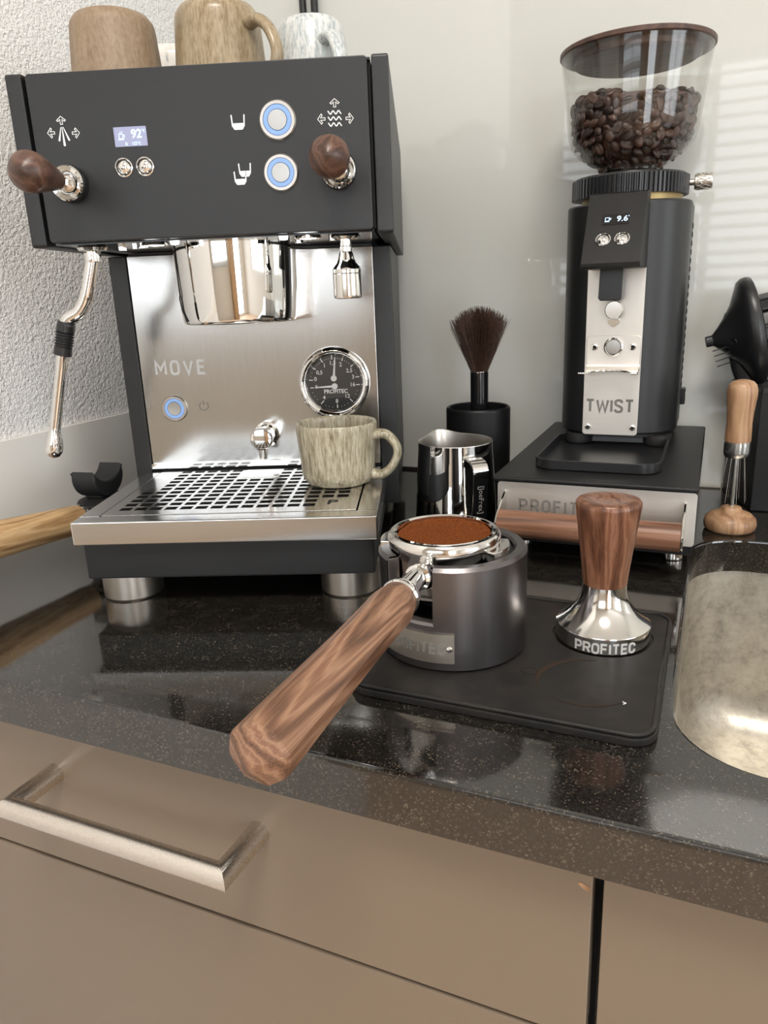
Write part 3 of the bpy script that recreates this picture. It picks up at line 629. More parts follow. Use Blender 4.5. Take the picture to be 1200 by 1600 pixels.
mug('coffee_mug', 'pale blue-grey mottled mug upside down on the machine, rightmost', 'glaze_blue', mw(.063, .17, TOPZ), -38, .0290, .0345, .074, inv=True, hr=.006, hs=.8, ht=(.86, .3), bulge=.002)
mug('coffee_mug', 'off-white mug with dark specks, half hidden behind the tan and sand mugs', 'glaze_white', mw(-.083, .245, TOPZ), 20, .036, .040, .078, inv=True, hr=.006, ht=(.86, .3))
for k, (x, l) in enumerate(((-.2325, 'left one of two black cables hanging behind the blue-grey mug'), (-.2170, 'right one of two black cables hanging behind the blue-grey mug'))):
    b = NB(); tube(b, smooth_path([(x-.006+k*.012, .6155, 1.3), (x-.003+k*.006, .6155, .8), (x, .6155, .56), (x+.004, .6155, .42), (x+.01, .6155, .2), (x+.012, .616, .02)], 6), .0043, 12); tag(obj('power_cable', b, 'black_plastic', None, 60), l, 'cable', 'cables behind the machine')

# ------------------------------------------------------------------ spare portafilter on the left
def facet(n, k=.5, ph=0):
    def f(a, z):
        q = ((a-ph) % (2*pi/n))-pi/n; return 1-k+k*cos(pi/n)/cos(q)
    return f
SP = thing('portafilter', 'spare portafilter with pale striped wooden handle lying by the white wall', 'portafilter', (-.276, .240, 0), -5.5)
b = NB(); lathe(b, [(0, .0), (.025, .0), (.0275, .002), (.0275, .034), (.0305, .036), (.0310, .0485), (.0300, .0500), (0, .0500)], 48); obj('filter_head', b, 'rubber', SP, 35)
b = NB(); tube(b, smooth_path([(0, -.024, .0385), (.0, -.031, .0390), (0, -.037, .0395)], 4), lambda t: .007+.003*t, 16); obj('neck', b, 'chrome', SP)
M = T(0, -.036, .0395) @ RX(90-4)
b = NB(); lathe(b, [(0, -.002), (.0128, -.002), (.0132, 0), (.0128, .003), (0, .003)], 32, M); obj('ferrule', b, 'chrome', SP)
b = NB(); lathe(b, [(0, .003), (.0128, .003), (.0138, .010), (.0140, .03), (.0150, .06), (.0164, .10), (.0170, .125), (.0160, .136), (.010, .142), (0, .144)], 40, M); obj('handle', b, 'olive_wood', SP, 50)
SD = thing('tamper_cradle', 'black crescent-shaped cradle perched on the spare portafilter', 'holder', (-.286, .2455, .0503), 8)
pts = [(.0235*cos(rad(a)), .0200+.0200*sin(rad(a))) for a in range(155, 386, 10)]+[(.0235*cos(rad(a)), .0375+.0215*sin(rad(a))) for a in range(333, 206, -9)]
t = NB(); prism(t, pts, -.020, .006, M=Matrix(((0,0,1,0),(1,0,0,0),(0,1,0,0),(0,0,0,1))), bev=.0022, seg=3); obj('crescent', t, 'black_matte', SD, 50)
b = NB(); prism(b, rrect(-.018, .003, -.0105, .0105, .004, 5), .0, .006, bev=.0008); obj('base', b, 'black_matte', SD)

# ------------------------------------------------------------------ tamping mat, station, portafilter, tamper
MT = .0062; TCX, TCY = .198, .1795
mt = thing('tamping_mat', 'dark grey rubber tamping mat lying on the granite beside the sink', 'mat', (0, 0, 0))
b = NB(); prism(b, rrect(.062, .2405, .063, .2275, .014, 8), .0002, MT-.0012, bev=.0010); base_o = obj('base_layer', b, 'mat_rubber', mt, 40)
t = NB(); ee = loop(t, rrect(.0645, .238, .0655, .225, .012, 8))+loop(t, [(TCX+.0325*cos(2*pi*k/40), TCY+.0325*sin(2*pi*k/40)) for k in range(40)])
bmesh.ops.triangle_fill(t, edges=ee, use_beauty=True); r = bmesh.ops.extrude_face_region(t, geom=list(t.faces)); bmesh.ops.translate(t, vec=(0, 0, .0011), verts=[e for e in r['geom'] if isinstance(e, bmesh.types.BMVert)])
bmesh.ops.recalc_face_normals(t, faces=t.faces); bmesh.ops.translate(t, vec=(0, 0, MT-.0012), verts=t.verts); obj('top_layer', t, 'mat_rubber', mt, 30)
b = NB(); sweep(b, [(x, y, MT) for x, y in rrect(.0640, .2385, .0650, .2255, .0125, 8)+[rrect(.0640, .2385, .0650, .2255, .0125, 8)[0]]], lambda i, t: circ(.0013, 8), None, (0, 0, 1)); obj('raised_rim', b, 'mat_rubber', mt, 60)
b = NB(); t = NB()
def crescent(a0, a1, w):
    n_ = 14; O = []; I = []
    for i in range(n_+1):
        f = i/n_; a = rad(a0+(a1-a0)*f); q = w*sin(pi*f)+.0001; O.append((.029*cos(a), .028*sin(a))); I.append(((.029-q)*cos(a), (.028-q)*sin(a)))
    return O+I[::-1]
prism(b, crescent(85, 215, .0045), 0, .00006, M=T(.197, .113, MT)); prism(b, crescent(235, 330, .0016), 0, .00006, M=T(.197, .113, MT))
strip(b, [(.005*cos(rad(a)), .004*sin(rad(a))) for a in range(0, 360, 30)], .0006, .00006, T(.1635, .115, MT), True); obj('coffee_ring_stain', b, 'coffee_stain', mt)
b = NB(); strip(b, [(-.0012, .0014), (.0006, .0004), (-.0006, -.0012)], .0006, .0003, T(.2215, .0955, MT)); obj('paper_crumb', b, 'print_white', mt)

SX, SY = .1055, .143; ST = .0735; SR = .0482
TS = thing('tamping_station', 'black brushed metal tamping station cylinder holding the filled portafilter', 'tamping station', (SX, SY, MT+.0001))
a0, a1 = 274, 231+360; H = ST-MT
b = NB(); lathe(b, [(SR-.0012, .0), (SR, .001), (SR, H-.0022), (SR-.002, H), (SR-.007, H), (SR-.0085, H-.0015), (SR-.0085, .0), (SR-.0012, 0)], 72, a0=a0, a1=a1)
lathe(b, [(SR-.0012, .0), (SR, .001), (SR, .030), (SR-.0015, .0315), (SR-.007, .0315), (SR-.0085, .030), (SR-.0085, .0), (SR-.0012, 0)], 12, a0=231, a1=274)
for aa in (231, 274):
    box(b, SR-.0084, SR-.0004, -.0006, .0006, .001, H-.001, M=RZ(aa), bev=.0005)
obj('shell', b, 'gunmetal', TS, 40)
b = NB(); lathe(b, [(SR-.0087, H-.0022), (SR-.0087, H-.0042), (.0345, H-.0042), (.0345, .020), (0, .020)], 60, a0=274, a1=591); obj('rubber_insert', b, 'black_matte', TS, 40)
b = NB(); cyl(b, SR-.009, .0002, .022, 60); obj('core', b, 'black_matte', TS)
def bend(az, z0, R):
    def f(c):
        a = rad(az)+c.x/R; return Vector(((R+c.z)*cos(a), (R+c.z)*sin(a), z0+c.y))
    return f
t = NB(); NN = 24; fn = bend(260, .0160, SR+.0002); rows = []
for i in range(NN+1):
    x = -.0245+.049*i/NN; rows.append([t.verts.new(fn(Vector((x, y, z)))) for y, z in ((-.0095, 0), (-.0095, .0012), (.0095, .0012), (.0095, 0))])
for A, B in zip(rows, rows[1:]):
    for k in range(4): t.faces.new((A[k], A[(k+1) % 4], B[(k+1) % 4], B[k]))
t.faces.new(rows[0]); t.faces.new(rows[-1][::-1]); bmesh.ops.recalc_face_normals(t, faces=t.faces); pl = obj('name_plate', t, 'champagne', TS, 30)
b = NB(); strokes(b, 'PROFITEC', .0062, None, .2, .34, fn=bend(259, .0160, SR+.0014)); obj('lettering', b, 'engraved', pl)
for s in (-1, 1):
    az = rad(260)+s*.0215/SR; b = NB(); lathe(b, [(0, .0014), (.0012, .0012), (.0019, .0004), (.0019, -.0006)], 16, T((SR+.0014)*cos(az), (SR+.0014)*sin(az), .0160) @ RZ(math.degrees(az)) @ RY(90)); obj('plate_screw', b, 'chrome', pl)

# portafilter: local -y is the handle direction
PF = thing('portafilter', 'chrome portafilter full of ground coffee with long walnut handle pointing forward', 'portafilter', (.1015, .1385, 0), -1.2)
RZ0 = .0832
b = NB(); lathe(b, [(.0312, RZ0-.001), (.0318, RZ0+.0006), (.0345, RZ0+.0009), (.0362, RZ0-.0008), (.0366, RZ0-.004), (.0358, RZ0-.0068), (.0346, RZ0-.0082), (.0338, RZ0-.0112), (.0330, RZ0-.013), (.0325, RZ0-.022), (.0330, RZ0-.024), (.0325, RZ0-.034), (.029, RZ0-.04), (0, RZ0-.041)], 72); hd = obj('filter_holder', b, 'chrome_soft', PF, 40)
b = NB(); lathe(b, [(.0318, RZ0+.0003), (.0328, RZ0+.0012), (.0318, RZ0+.0016), (.0305, RZ0+.0008), (.0300, RZ0-.003), (.0292, RZ0-.02), (0, RZ0-.021)], 72); obj('filter_basket', b, 'chrome', hd, 50)
for s in (-1, 1):
    t = NB(); pts = []
    for q in range(9): a = rad(-24+48*q/8); pts.append((.0335*cos(a), .0335*sin(a)))
    for q in range(9): a = rad(24-48*q/8); pts.append((.0432*cos(a)*(1-.03*abs(q-4)/4), .0432*sin(a)*.86))
    prism(t, pts, RZ0-.0125, RZ0-.0058, M=RZ(0 if s > 0 else 180), bev=.0010); obj('lug', t, 'chrome_soft', hd, 40)
NP = smooth_path([(0, -.030, .0655), (0, -.040, .0680), (0, -.048, .0685), (0, -.060, .0672), (0, -.0705, .0660)], 5)
b = NB(); tube(b, NP, lambda t: .0085 if t < .12 else (.0056+.0018*abs(t-.5)*2), 18, sx=1.15, sy=1.0); obj('neck', b, 'chrome', PF, 50)
b = NB(); lathe(b, [(.0062, 0), (.0080, .001), (.0080, .0035), (.0062, .0045)], 24, T(0, -.043, .0683) @ RX(90)); obj('neck_ring', b, 'chrome', PF)
HM = T(0, -.0685, .0662) @ RX(90+3.9)
b = NB(); lathe(b, [(0, -.001), (.0095, -.001), (.0112, .001), (.0116, .0045), (.0108, .0058), (0, .0058)], 36, HM); obj('ferrule', b, 'chrome', PF, 35)
b = NB(); sh = facet(8, .75, .2)
lathe(b, [(0, .0056), (.0102, .0056), (.0112, .0075), (.0126, .013), (.0130, .018), (.0127, .026), (.0126, .05), (.0131, .08), (.0138, .11), (.0146, .138), (.0148, .1475), (.0142, .1496), (.008, .1535), (0, .1572)], 64, HM, shape=sh); tag(obj('handle', b, 'walnut_y', PF, 14), 'faceted walnut handle with a pointed end')
b = NB(); N1 = 40; t = bmesh.new(); rows = [[t.verts.new((0, 0, RZ0-.0006))]*N1]
for r_ in [k/14 for k in range(1, 15)]:
    row = []
    for i in range(N1):
        a = 2*pi*i/N1; rr2 = .0298*r_; zz = RZ0-.0008-.0002*r_+(.0007*(random.random()-.5) if r_ < .93 else .0007*(random.random()-.6))+(.0007 if sin(a) > .2 and r_ > .8 else 0)
        row.append(t.verts.new((rr2*cos(a), rr2*sin(a), zz)))
    rows.append(row)
for A, B in zip(rows, rows[1:]):
    for i in range(N1):
        j = (i+1) % N1; f = []
        for q in (A[i], A[j], B[j], B[i]):
            if q not in f: f.append(q)
        t.faces.new(f)
bmesh.ops.recalc_face_normals(t, faces=t.faces); merge(b, t)
o = tag(obj('ground_coffee', b, 'coffee', None, 80), 'level bed of brown ground coffee filling the portafilter basket', 'ground coffee', kind='stuff'); o.location = PF.location

TP = thing('tamper', 'tamper with flared steel base and walnut grip standing in the mat recess', 'tamper', (TCX, TCY, MT-.0011), 0)
b = NB(); lathe(b, [(0, 0), (.0300, 0), (.0308, .0006), (.0308, .0112), (.0304, .0122), (.0290, .0132), (.0255, .0155), (.0210, .0195), (.0172, .0245), (.0150, .0300), (.0143, .0350), (.0141, .0390), (0, .0390)], 64); tb = obj('steel_base', b, 'chrome_soft', TP, 32)
b = NB(); strokes(b, 'PROFITEC', .0062, None, .2, .3, fn=bend(281, .0056, .0309)); obj('lettering', b, 'engraved_light', tb)
b = NB(); lathe(b, [(0, .0385), (.0138, .0385), (.0142, .0395), (.0150, .048), (.0166, .062), (.0182, .074), (.0198, .086), (.0205, .0918), (.0204, .0940), (.0194, .0953), (.0150, .0960), (.0085, .0950), (0, .0945)], 56); obj('grip', b, 'walnut_z', TP, 40)

# ------------------------------------------------------------------ milk pitcher
PX, PY = .0235, .4; PH = .0885
PT = thing('milk_pitcher', 'polished steel milk jug with strap handle behind the portafilter', 'milk jug', (PX, PY, 0), 0)
saz = rad(132)
def pit(a, z):
    d_ = (a-saz+pi) % (2*pi)-pi; k = max(0, (z-.062)/(PH-.062)); return 1+.17*k*math.exp(-(d_/.34)**2)
t = NB(); pr = [(0, .001), (.038, 0), (.0405, .002), (.0410, .006), (.0404, .02), (.0392, .045), (.0378, .066), (.0368, .080), (.0366, PH)]
rows = []; n = 72
for pass_ in (0,):
    seq = pr if pass_ == 0 else [(r-.0011 if r > 0 else 0, max(z, .002)) for r, z in pr[::-1]]
    for r, z in seq:
        row = []
        for i in range(n):
            a = 2*pi*i/n; d_ = (a-saz+pi) % (2*pi)-pi; q = r*pit(a, z); lift = .0045*math.exp(-(d_/.4)**2)*max(0, (z-.06)/(PH-.06)); row.append(t.verts.new((q*cos(a), q*sin(a), z+lift)))
        rows.append(row)
for A, B in zip(rows, rows[1:]):
    for i in range(n): t.faces.new((A[i], A[(i+1) % n], B[(i+1) % n], B[i]))
obj('body', t, 'chrome', PT, 40)
t = NB(); rows = []
for r, z in [(r-.0010 if r > 0 else 0, max(z, .002)) for r, z in pr[1:-1]]+[(.0356, PH-.0002), (.0366, PH+.0002), (.0368, PH-.0004)]:
    row = []
    for i in range(n):
        a = 2*pi*i/n; d_ = (a-saz+pi) % (2*pi)-pi; q = r*pit(a, z); lift = .0045*math.exp(-(d_/.4)**2)*max(0, (z-.06)/(PH-.06)); row.append(t.verts.new((q*cos(a), q*sin(a), z+lift)))
    rows.append(row)
for A, B in zip(rows, rows[1:]):
    for i in range(n): t.faces.new((A[i], B[i], B[(i+1) % n], A[(i+1) % n]))
t.faces.new(rows[0]); tag(obj('interior', t, 'pitcher_inside', PT, 40), 'satin steel inside of the jug')
haz = -49
HP = smooth_path([(.0365, 0, .0700), (.0395, 0, .0765), (.0460, 0, .0778), (.0540, 0, .0765), (.0590, 0, .0715), (.0602, 0, .062), (.0592, 0, .045), (.0560, 0, .026), (.0535, 0, .018)], 5)
b = NB(); sweep(b, HP, lambda i, t: [(-.0075, -.0011), (.0075, -.0011), (.0075, .0011), (-.0075, .0011)], RZ(haz), (0, 1, 0)); ph = obj('handle', b, 'chrome_soft', PT, 40)
b = NB(); cyl(b, .0016, 0, .0012, 16, RZ(haz) @ T(.0372, 0, .0725) @ RY(90), .0004); obj('rivet', b, 'chrome', ph)
HB = RZ(haz) @ T(.0592, 0, .0425) @ RY(90+3.4)
b = NB(); box(b, -.0195, .0195, -.0066, .0066, -.0003, .0002, M=HB @ T(0, 0, .0010)); obj('dark_label', b, 'black_gloss', ph)
b = NB(); text_bm(b, '[JoeFrex]', .0072, HB @ T(0, 0, .0013), .0001, .0, space=1.02); obj('lettering', b, 'icon_silver', ph)

# ------------------------------------------------------------------ cup with brush
CP = thing('utensil_cup', 'matte black cylindrical cup holding the bristle brush', 'cup', (.0175, .5, 0))
b = NB(); lathe(b, [(0, 0), (.0335, 0), (.0350, .0015), (.0352, .004), (.0352, .1045), (.0345, .1066), (.0332, .1074), (.0318, .1068), (.0310, .105), (.0310, .006), (0, .005)], 64); obj('body', b, 'black_coat_soft', CP, 40)
BR = thing('cleaning_brush', 'round brown bristle brush standing in the black cup', 'brush', (.0185, .5015, 0)); BR.rotation_euler = (0, 0, 0)
b = NB(); lathe(b, [(0, .0062), (.006, .0062), (.0075, .03), (.0088, .09), (.0094, .1020), (.0098, .1070), (.0098, .1440), (.0094, .1448), (0, .1448)], 36); obj('handle', b, 'black_gloss', BR, 40)
b = NB(); lathe(b, [(.00985, .1435), (.0102, .1440), (.0102, .1452), (.0092, .1455)], 36); obj('ferrule_band', b, 'chrome', BR)
t = NB(); random.seed(3)
for k in range(2300):
    rr0 = math.sqrt(random.random()); a = random.random()*2*pi; x0, y0 = .0088*rr0*cos(a), .0088*rr0*sin(a)
    spread = 3.35 if k % 40 else 3.9
    a2 = a+(random.random()-.5)*.25; rt_ = .0088*rr0*spread*(1+(random.random()-.5)*.26); L = .0660-.015*rr0**2.2+(random.random()-.5)*.009
    if k % 97 == 0: L *= .9; rt_ *= 1.12
    pts = []
    for s in range(5):
        f = s/4; rad_ = .0088*rr0+(rt_-.0088*rr0)*(f**1.05); pts.append(Vector((rad_*cos(a+(a2-a)*f), rad_*sin(a+(a2-a)*f), .1440+L*f)))
    w_ = .00026; pv = None
    for s, p in enumerate(pts):
        ww = w_*(1-.5*s/4); cur = [t.verts.new(p+Vector((ww*cos(q), ww*sin(q), 0))) for q in (a, a+2.09, a+4.19)]
        if pv:
            for i in range(3): t.faces.new((pv[i], pv[(i+1) % 3], cur[(i+1) % 3], cur[i]))
        pv = cur
o = obj('bristles', t, 'bristle', BR, 80, wn=False); o['kind'] = 'stuff'

# ------------------------------------------------------------------ knock-out drawer under the grinder
DB = thing('grinder_drawer_box', 'low black drawer box with steel front and walnut bar under the grinder', 'drawer box', (0, 0, 0))
BX0, BX1, BY0, BY1, BZ0, BZ1 = .0815, .2497, .331, .609, .0125, .0735
obj('body', qbox(BX0+.003, BX1-.002, BY0+.006, BY1, BZ0, .0695, bev=.001), 'black_coat_soft', DB)
b = NB(); prism(b, rrect(BX0, BX1, BY0-.006, BY1, .003, 4), .0692, BZ1, bev=.0016, seg=3); obj('top_plate', b, 'black_coat_soft', DB, 40)
for x in (BX0+.02, BX1-.018):
    for y in (BY0+.035, BY1-.03):
        b = NB(); lathe(b, [(0, BZ0+.0002), (.0085, BZ0+.0002), (.0095, .009), (.0095, .001), (.0088, 0), (0, 0)], 28, T(x, y, 0)); obj('foot', b, 'chrome_soft', DB, 30)
b = NB(); prism(b, rrect(.0852, .2490, .0226, .0680, .0032, 5), 0, .0016, M=T(0, BY0+.0014, 0) @ FRONT, bev=.0005); dr = obj('drawer_front', b, 'steel_horizontal', DB, 40)
obj('drawer_tray', qbox(.089, .2455, BY0+.0016, BY0+.006, .024, .067), 'black_matte', dr)
b = NB(); strokes(b, 'PROFITEC', .0098, T(.1400, BY0-.0003, .0478) @ FRONT, .2, .42); obj('lettering', b, 'engraved', dr)
barz, bary = .0385, .3045
for s, x in ((-1, .0925), (1, .2405)):
    b = NB(); pts = [(0, .021), (-.004, .0222), (-.024, .0120), (-.0365, -.002), (-.0365, -.0105), (-.028, -.0128), (0, -.0128)]
    t = NB(); pts = [(.0, .0595), (-.0035, .0600), (-.0300, .0470), (-.0370, .0415), (-.0375, .0330), (-.0345, .0295), (0, .0275)]
    prism(t, pts, -.0010, .0010, M=T(x, BY0-.0002, 0) @ Matrix(((0,0,1,0),(1,0,0,0),(0,1,0,0),(0,0,0,1))), bev=.0004); obj('bracket', t, 'chrome_soft', dr, 40)
b = NB(); tube(b, [(.0937, bary, barz), (.2394, bary, barz)], .0115, 28); obj('handle_bar', b, 'walnut_x', dr, 40)

# ------------------------------------------------------------------ grinder catch tray and grinder
CT = thing('catch_tray', 'shallow black catch tray with raised rim in front of the grinder', 'tray', (.1645, .43, BZ1+.0001))
OUT = lambda i: [(x, y) for x, y in rrect(-.0555+i, .0535-i, -.0700+i, .062-i, [.01, .01, max(.002, .018-i), max(.002, .018-i)], 6)]
t = NB(); rows = []
for (i, z) in ((.001, 0), (0, .0008), (0, .0086), (.0006, .0092), (.0018, .0092), (.0024, .0086), (.0032, .0022), (.006, .0014)): rows.append([t.verts.new((x, y, z)) for x, y in OUT(i)])
for A, B in zip(rows, rows[1:]):
    for i in range(len(A)): j = (i+1) % len(A); t.faces.new((A[i], A[j], B[j], B[i]))
t.faces.new(rows[0][::-1]); t.faces.new(rows[-1]); bmesh.ops.recalc_face_normals(t, faces=t.faces); obj('tray_shell', t, 'black_plastic', CT, 40)

GX0, GY0 = .1655, .5315
GR = thing('coffee_grinder', 'matte black coffee grinder with clear bean hopper and steel front plate', 'coffee grinder', (GX0, GY0, BZ1))
gz = lambda z: z-BZ1
BW, BD = .0572, .0655
b = NB(); prism(b, rrect(-BW, BW, -BD, BD+.004, [.04, .04, .044, .044], 14), gz(.0875), gz(.3035), bev=.0025, seg=3); body = obj('body', b, 'black_coat', GR, 35)
b = NB(); prism(b, rrect(-BW+.004, BW-.004, -BD+.004, BD, .04, 12), gz(.0845), gz(.0878)); obj('bottom_plate', b, 'black_plastic', GR)
for (x, y) in ((-.036, -.046), (.041, -.046), (-.036, .048), (.041, .048)):
    b = NB(); lathe(b, [(0, 0.0022), (.012, .0022), (.0135, .005), (.0135, .0125), (0, .0125)], 28, T(x, y, 0)); obj('foot', b, 'rubber', GR, 40)
FY = -BD-.0012
b = NB(); prism(b, rrect(.1362-GX0, .1886-GX0, gz(.0872), gz(.302), [.001, .001, .003, .003], 4), 0, .0014, M=T(0, FY+.0012, 0) @ FRONT, bev=.0004); fp = obj('front_plate', b, 'steel_horizontal', GR, 40)
b = NB(); strokes(b, 'TWIST', .0112, T(.1617-GX0, FY-.0003, gz(.1160)) @ FRONT, .21, .30); tag(obj('lettering', b, 'engraved', fp), 'dark capital letters TWIST')
def screw(x, z, y, R, par, M0=None):
    b = NB(); lathe(b, [(R*.5, .0002), (R*.55, .0014), (R*.85, .0012), (R, .0004), (R, -.001)], 20, T(x, y, z) @ FRONT); s_ = obj('screw', b, 'chrome', par)
    b = NB(); cyl(b, R*.52, -.0005, .0004, 6, T(x, y, z) @ FRONT); obj('socket', b, 'gap_black', s_)
for x in (.1414, .1840): screw(x-GX0, gz(.0950), FY-.0002, .0031, fp)
# portafilter fork bracket
b = NB(); prism(b, rrect(.1378-GX0, .1880-GX0, gz(.1560), gz(.1835), [.004, .004, 0, 0], 5), 0, .0018, M=T(0, FY-.0002, 0) @ FRONT, bev=.0005); fk = obj('fork_bracket', b, 'steel_horizontal', GR, 40)
b = NB(); sweep(b, smooth_path([(0, FY-.0012, gz(.1562)), (0, FY-.0020, gz(.1540)), (0, FY-.0045, gz(.1525)), (0, FY-.0085, gz(.1520))], 5), lambda i, t: [(-.0250, -.0009), (.0250, -.0009), (.0250, .0009), (-.0250, .0009)], T(.1629-GX0, 0, 0), (1, 0, 0)); obj('bend', b, 'steel_horizontal', fk, 40)
arc = [(.0185*cos(rad(a)), -.026+.018*sin(rad(a))) for a in range(12, 169, 12)]
pts = [(.0250, 0), (.0250, -.012), (.0265, -.026), (.0262, -.0335), (.0205, -.0335)]+[(x, y) for x, y in arc if True]+[(-.0205, -.0335), (-.0262, -.0335), (-.0265, -.026), (-.0250, -.012), (-.0250, 0)]
t = NB(); prism(t, pts, -.0009, .0009, M=T(.1629-GX0, FY-.0078, gz(.1520)), bev=.0004); obj('fork', t, 'chrome_soft', fk, 40)
for x in (.1454, .1807): screw(x-GX0, gz(.1729), FY-.0020, .0034, fk)
b = NB(); MB_ = T(.163-GX0, FY-.0018, gz(.1731)) @ FRONT
lathe(b, [(.0072, 0), (.0088, 0), (.0088, .0026), (.0078, .0034), (.0070, .0026)], 40, MB_); pb = obj('start_button', b, 'chrome', fk); b = NB(); lathe(b, [(0, .0032), (.0066, .0028), (.0070, .0018), (.0070, 0)], 40, MB_); obj('cap', b, 'cap_steel', pb)
b = NB(); MB_ = T(.1629-GX0, FY-.0002, gz(.2075)) @ FRONT; lathe(b, [(0, .012), (.0078, .012), (.0084, .0112), (.0084, .004), (.005, .003), (.005, 0)], 36, MB_); kn = obj('clamp_knob', b, 'chrome_soft', GR, 30)
b = NB(); prism(b, [(-.0055, .003), (.0055, .003), (.0055, -.001), (.001, -.0048), (-.001, -.0048), (-.0055, -.001)], 0, .0018, M=T(.1620-GX0, FY-.0004, gz(.1965)) @ FRONT, bev=.0003); obj('catch', b, 'chrome', GR)
# spout
b = NB(); pts = [(-.0100, .014), (.0105, .014), (.0100, -.012), (.0088, -.014), (-.0088, -.014), (-.0108, -.012)]
prism(b, pts, 0, .020, M=T(.1610-GX0, FY-.008, gz(.2305)) @ FRONT, bev=.001); obj('spout', b, 'black_plastic', GR)
# display head (wedge)
hx0, hx1 = .1392-GX0, .1890-GX0
sec = [(.4625-GY0, .3085), (.4420-GY0, .3085), (.4385-GY0, .3070), (.3995-GY0, .2485), (.4000-GY0, .2458), (.4030-GY0, .2440), (.4625-GY0, .2440)]
t = NB(); prism(t, [(y, gz(z)) for y, z in sec], hx0, hx1, M=Matrix(((0,0,1,0),(1,0,0,0),(0,1,0,0),(0,0,0,1))), bev=.0012); hd_ = obj('display_head', t, 'black_coat_soft', GR, 35)
p0 = Vector((0, .4385-GY0, gz(.3070))); p1 = Vector((0, .3995-GY0, gz(.2485))); dv = (p0-p1).normalized(); nv_ = Vector((0, -dv.z, dv.y)); 
def HF(x, s, off=0):
    o_ = p1+dv*s+nv_*(.0001+off); return Matrix(((1, 0, 0, x), (0, dv.y, nv_.y, o_.y), (0, dv.z, nv_.z, o_.z), (0, 0, 0, 1)))
LH = (p0-p1).length; xm = (hx0+hx1)/2
b = NB(); prism(b, rrect(-.0118, .0112, -.0052, .0052, .0004), 0, .0003, M=HF(xm+.0004, LH*.62)); ds = obj('display', b, 'screen_dark', hd_)
b = NB(); text_bm(b, '9.6', .0078, HF(xm+.0058, LH*.62, .0003), .0001, .01); text_bm(b, 's', .0030, HF(xm+.0110, LH*.62+.0028, .0003), .0001)
for pts in ([(-.0020, .0018), (-.0018, -.0014), (.0012, -.0014), (.0014, .0018), (-.0020, .0018)], [(.0014, .0012), (.0028, .001), (.0026, -.0004), (.0013, -.0006)], [(-.0024, -.0022), (.0018, -.0022)]): strip(b, pts, .00045, .0001, HF(xm-.0066, LH*.62, .0003))
obj('display_digits', b, 'screen_ink', ds)
for x in (-.0082, .0076):
    b = NB(); lathe(b, [(.0054, -.0005), (.0064, -.0005), (.0064, .0006), (.0058, .0009), (.0055, .0004)], 32, HF(xm+x, LH*.335)); p_ = obj('small_button', b, 'chrome', hd_)
    b = NB(); lathe(b, [(0, .0016), (.003, .0012), (.005, -.0002), (.005, -.0006)], 32, HF(xm+x, LH*.335)); obj('cap', b, 'chrome', p_)
# side vents, switch, collar, knob
for k in range(20):
    b = NB(); box(b, BW-.0008, BW+.0004, .008, .030, gz(.125+k*.0082), gz(.1295+k*.0082)); obj('vent_slot', b, 'gap_black', body)
b = NB(); box(b, BW-.001, BW+.0045, .026, .040, gz(.105), gz(.122), bev=.001); sw_ = obj('power_switch', b, 'black_plastic', GR); b = NB(); lathe(b, [(.0016, 0), (.0022, 0), (.0022, .0003), (.0016, .0003)], 16, T(BW+.0046, .030, gz(.116)) @ RY(90)); obj('switch_mark', b, 'print_white', sw_)
b = NB(); cyl(b, .047, gz(.3030), gz(.3150), 48); obj('burr_collar', b, 'brass', GR)
nt_ = 76; t = NB(); P = []
for k in range(nt_):
    for f, r_ in ((0, .0530), (.2, .0548), (.55, .0548), (.75, .0530)): a = 2*pi*(k+f)/nt_; P.append((r_*cos(a), r_*sin(a)))
prism(t, P, gz(.3108), gz(.3280)); lathe(t, [(.0525, gz(.3280)), (.0515, gz(.3300)), (.028, gz(.3312))], 64); ar = obj('adjustment_ring', t, 'black_plastic', GR, 30); ar.location = (-.0025, -.0015, 0)
b = NB(); M = T(.0500, .004, gz(.3215)) @ RY(90); lathe(b, [(0, 0), (.003, 0), (.003, .006), (.0068, .0065), (.0072, .008), (.0072, .0215), (.0066, .0225), (0, .0225)], 40, M, shape=None); kb = obj('locking_knob', b, 'champagne', GR, 30)
b = NB()
for k in range(12):
    for sgn in (-1, 1):
        tube(b, [((.0072)*cos(2*pi*k/12+sgn*u*.9), (.0072)*sin(2*pi*k/12+sgn*u*.9), .0085+.0125*u) for u in (0, .25, .5, .75, 1)], .00035, 4, M)
obj('knurling', b, 'chrome_soft', kb)
# hopper
HX, HY = .163-GX0, .530-GY0
prof = [(.0255, .3310), (.0262, .3345), (.0300, .3378), (.0400, .3435), (.0500, .3505), (.0570, .3590), (.0598, .3680), (.0610, .3780), (.0640, .4050), (.0682, .4365)]
b = NB(); full = prof+[(.0682-.0018, .4365)]+[(max(r-.0018, .001), z+.0006) for r, z in prof[::-1][1:]]
lathe(b, [(r, gz(z)) for r, z in full], 80, T(HX, HY, 0)); hop = tag(obj('hopper', b, 'clear_plastic', GR, 45), 'clear bowl-shaped bean hopper')
b = NB(); lathe(b, [(.0252, gz(.3318)), (.0275, gz(.3320)), (.0285, gz(.3335)), (.0262, gz(.3348))], 48, T(HX, HY, 0)); obj('hopper_neck_ring', b, 'chrome', GR)
b = NB(); lathe(b, [(0, gz(.4300)), (.0560, gz(.4300)), (.0575, gz(.4312)), (.0575, gz(.4366)), (.0690, gz(.4366)), (.0698, gz(.4374)), (.0698, gz(.4404)), (.0688, gz(.4414)), (0, gz(.4416))], 80, T(HX, HY, 0)); obj('lid', b, 'lid_wood', GR, 35)

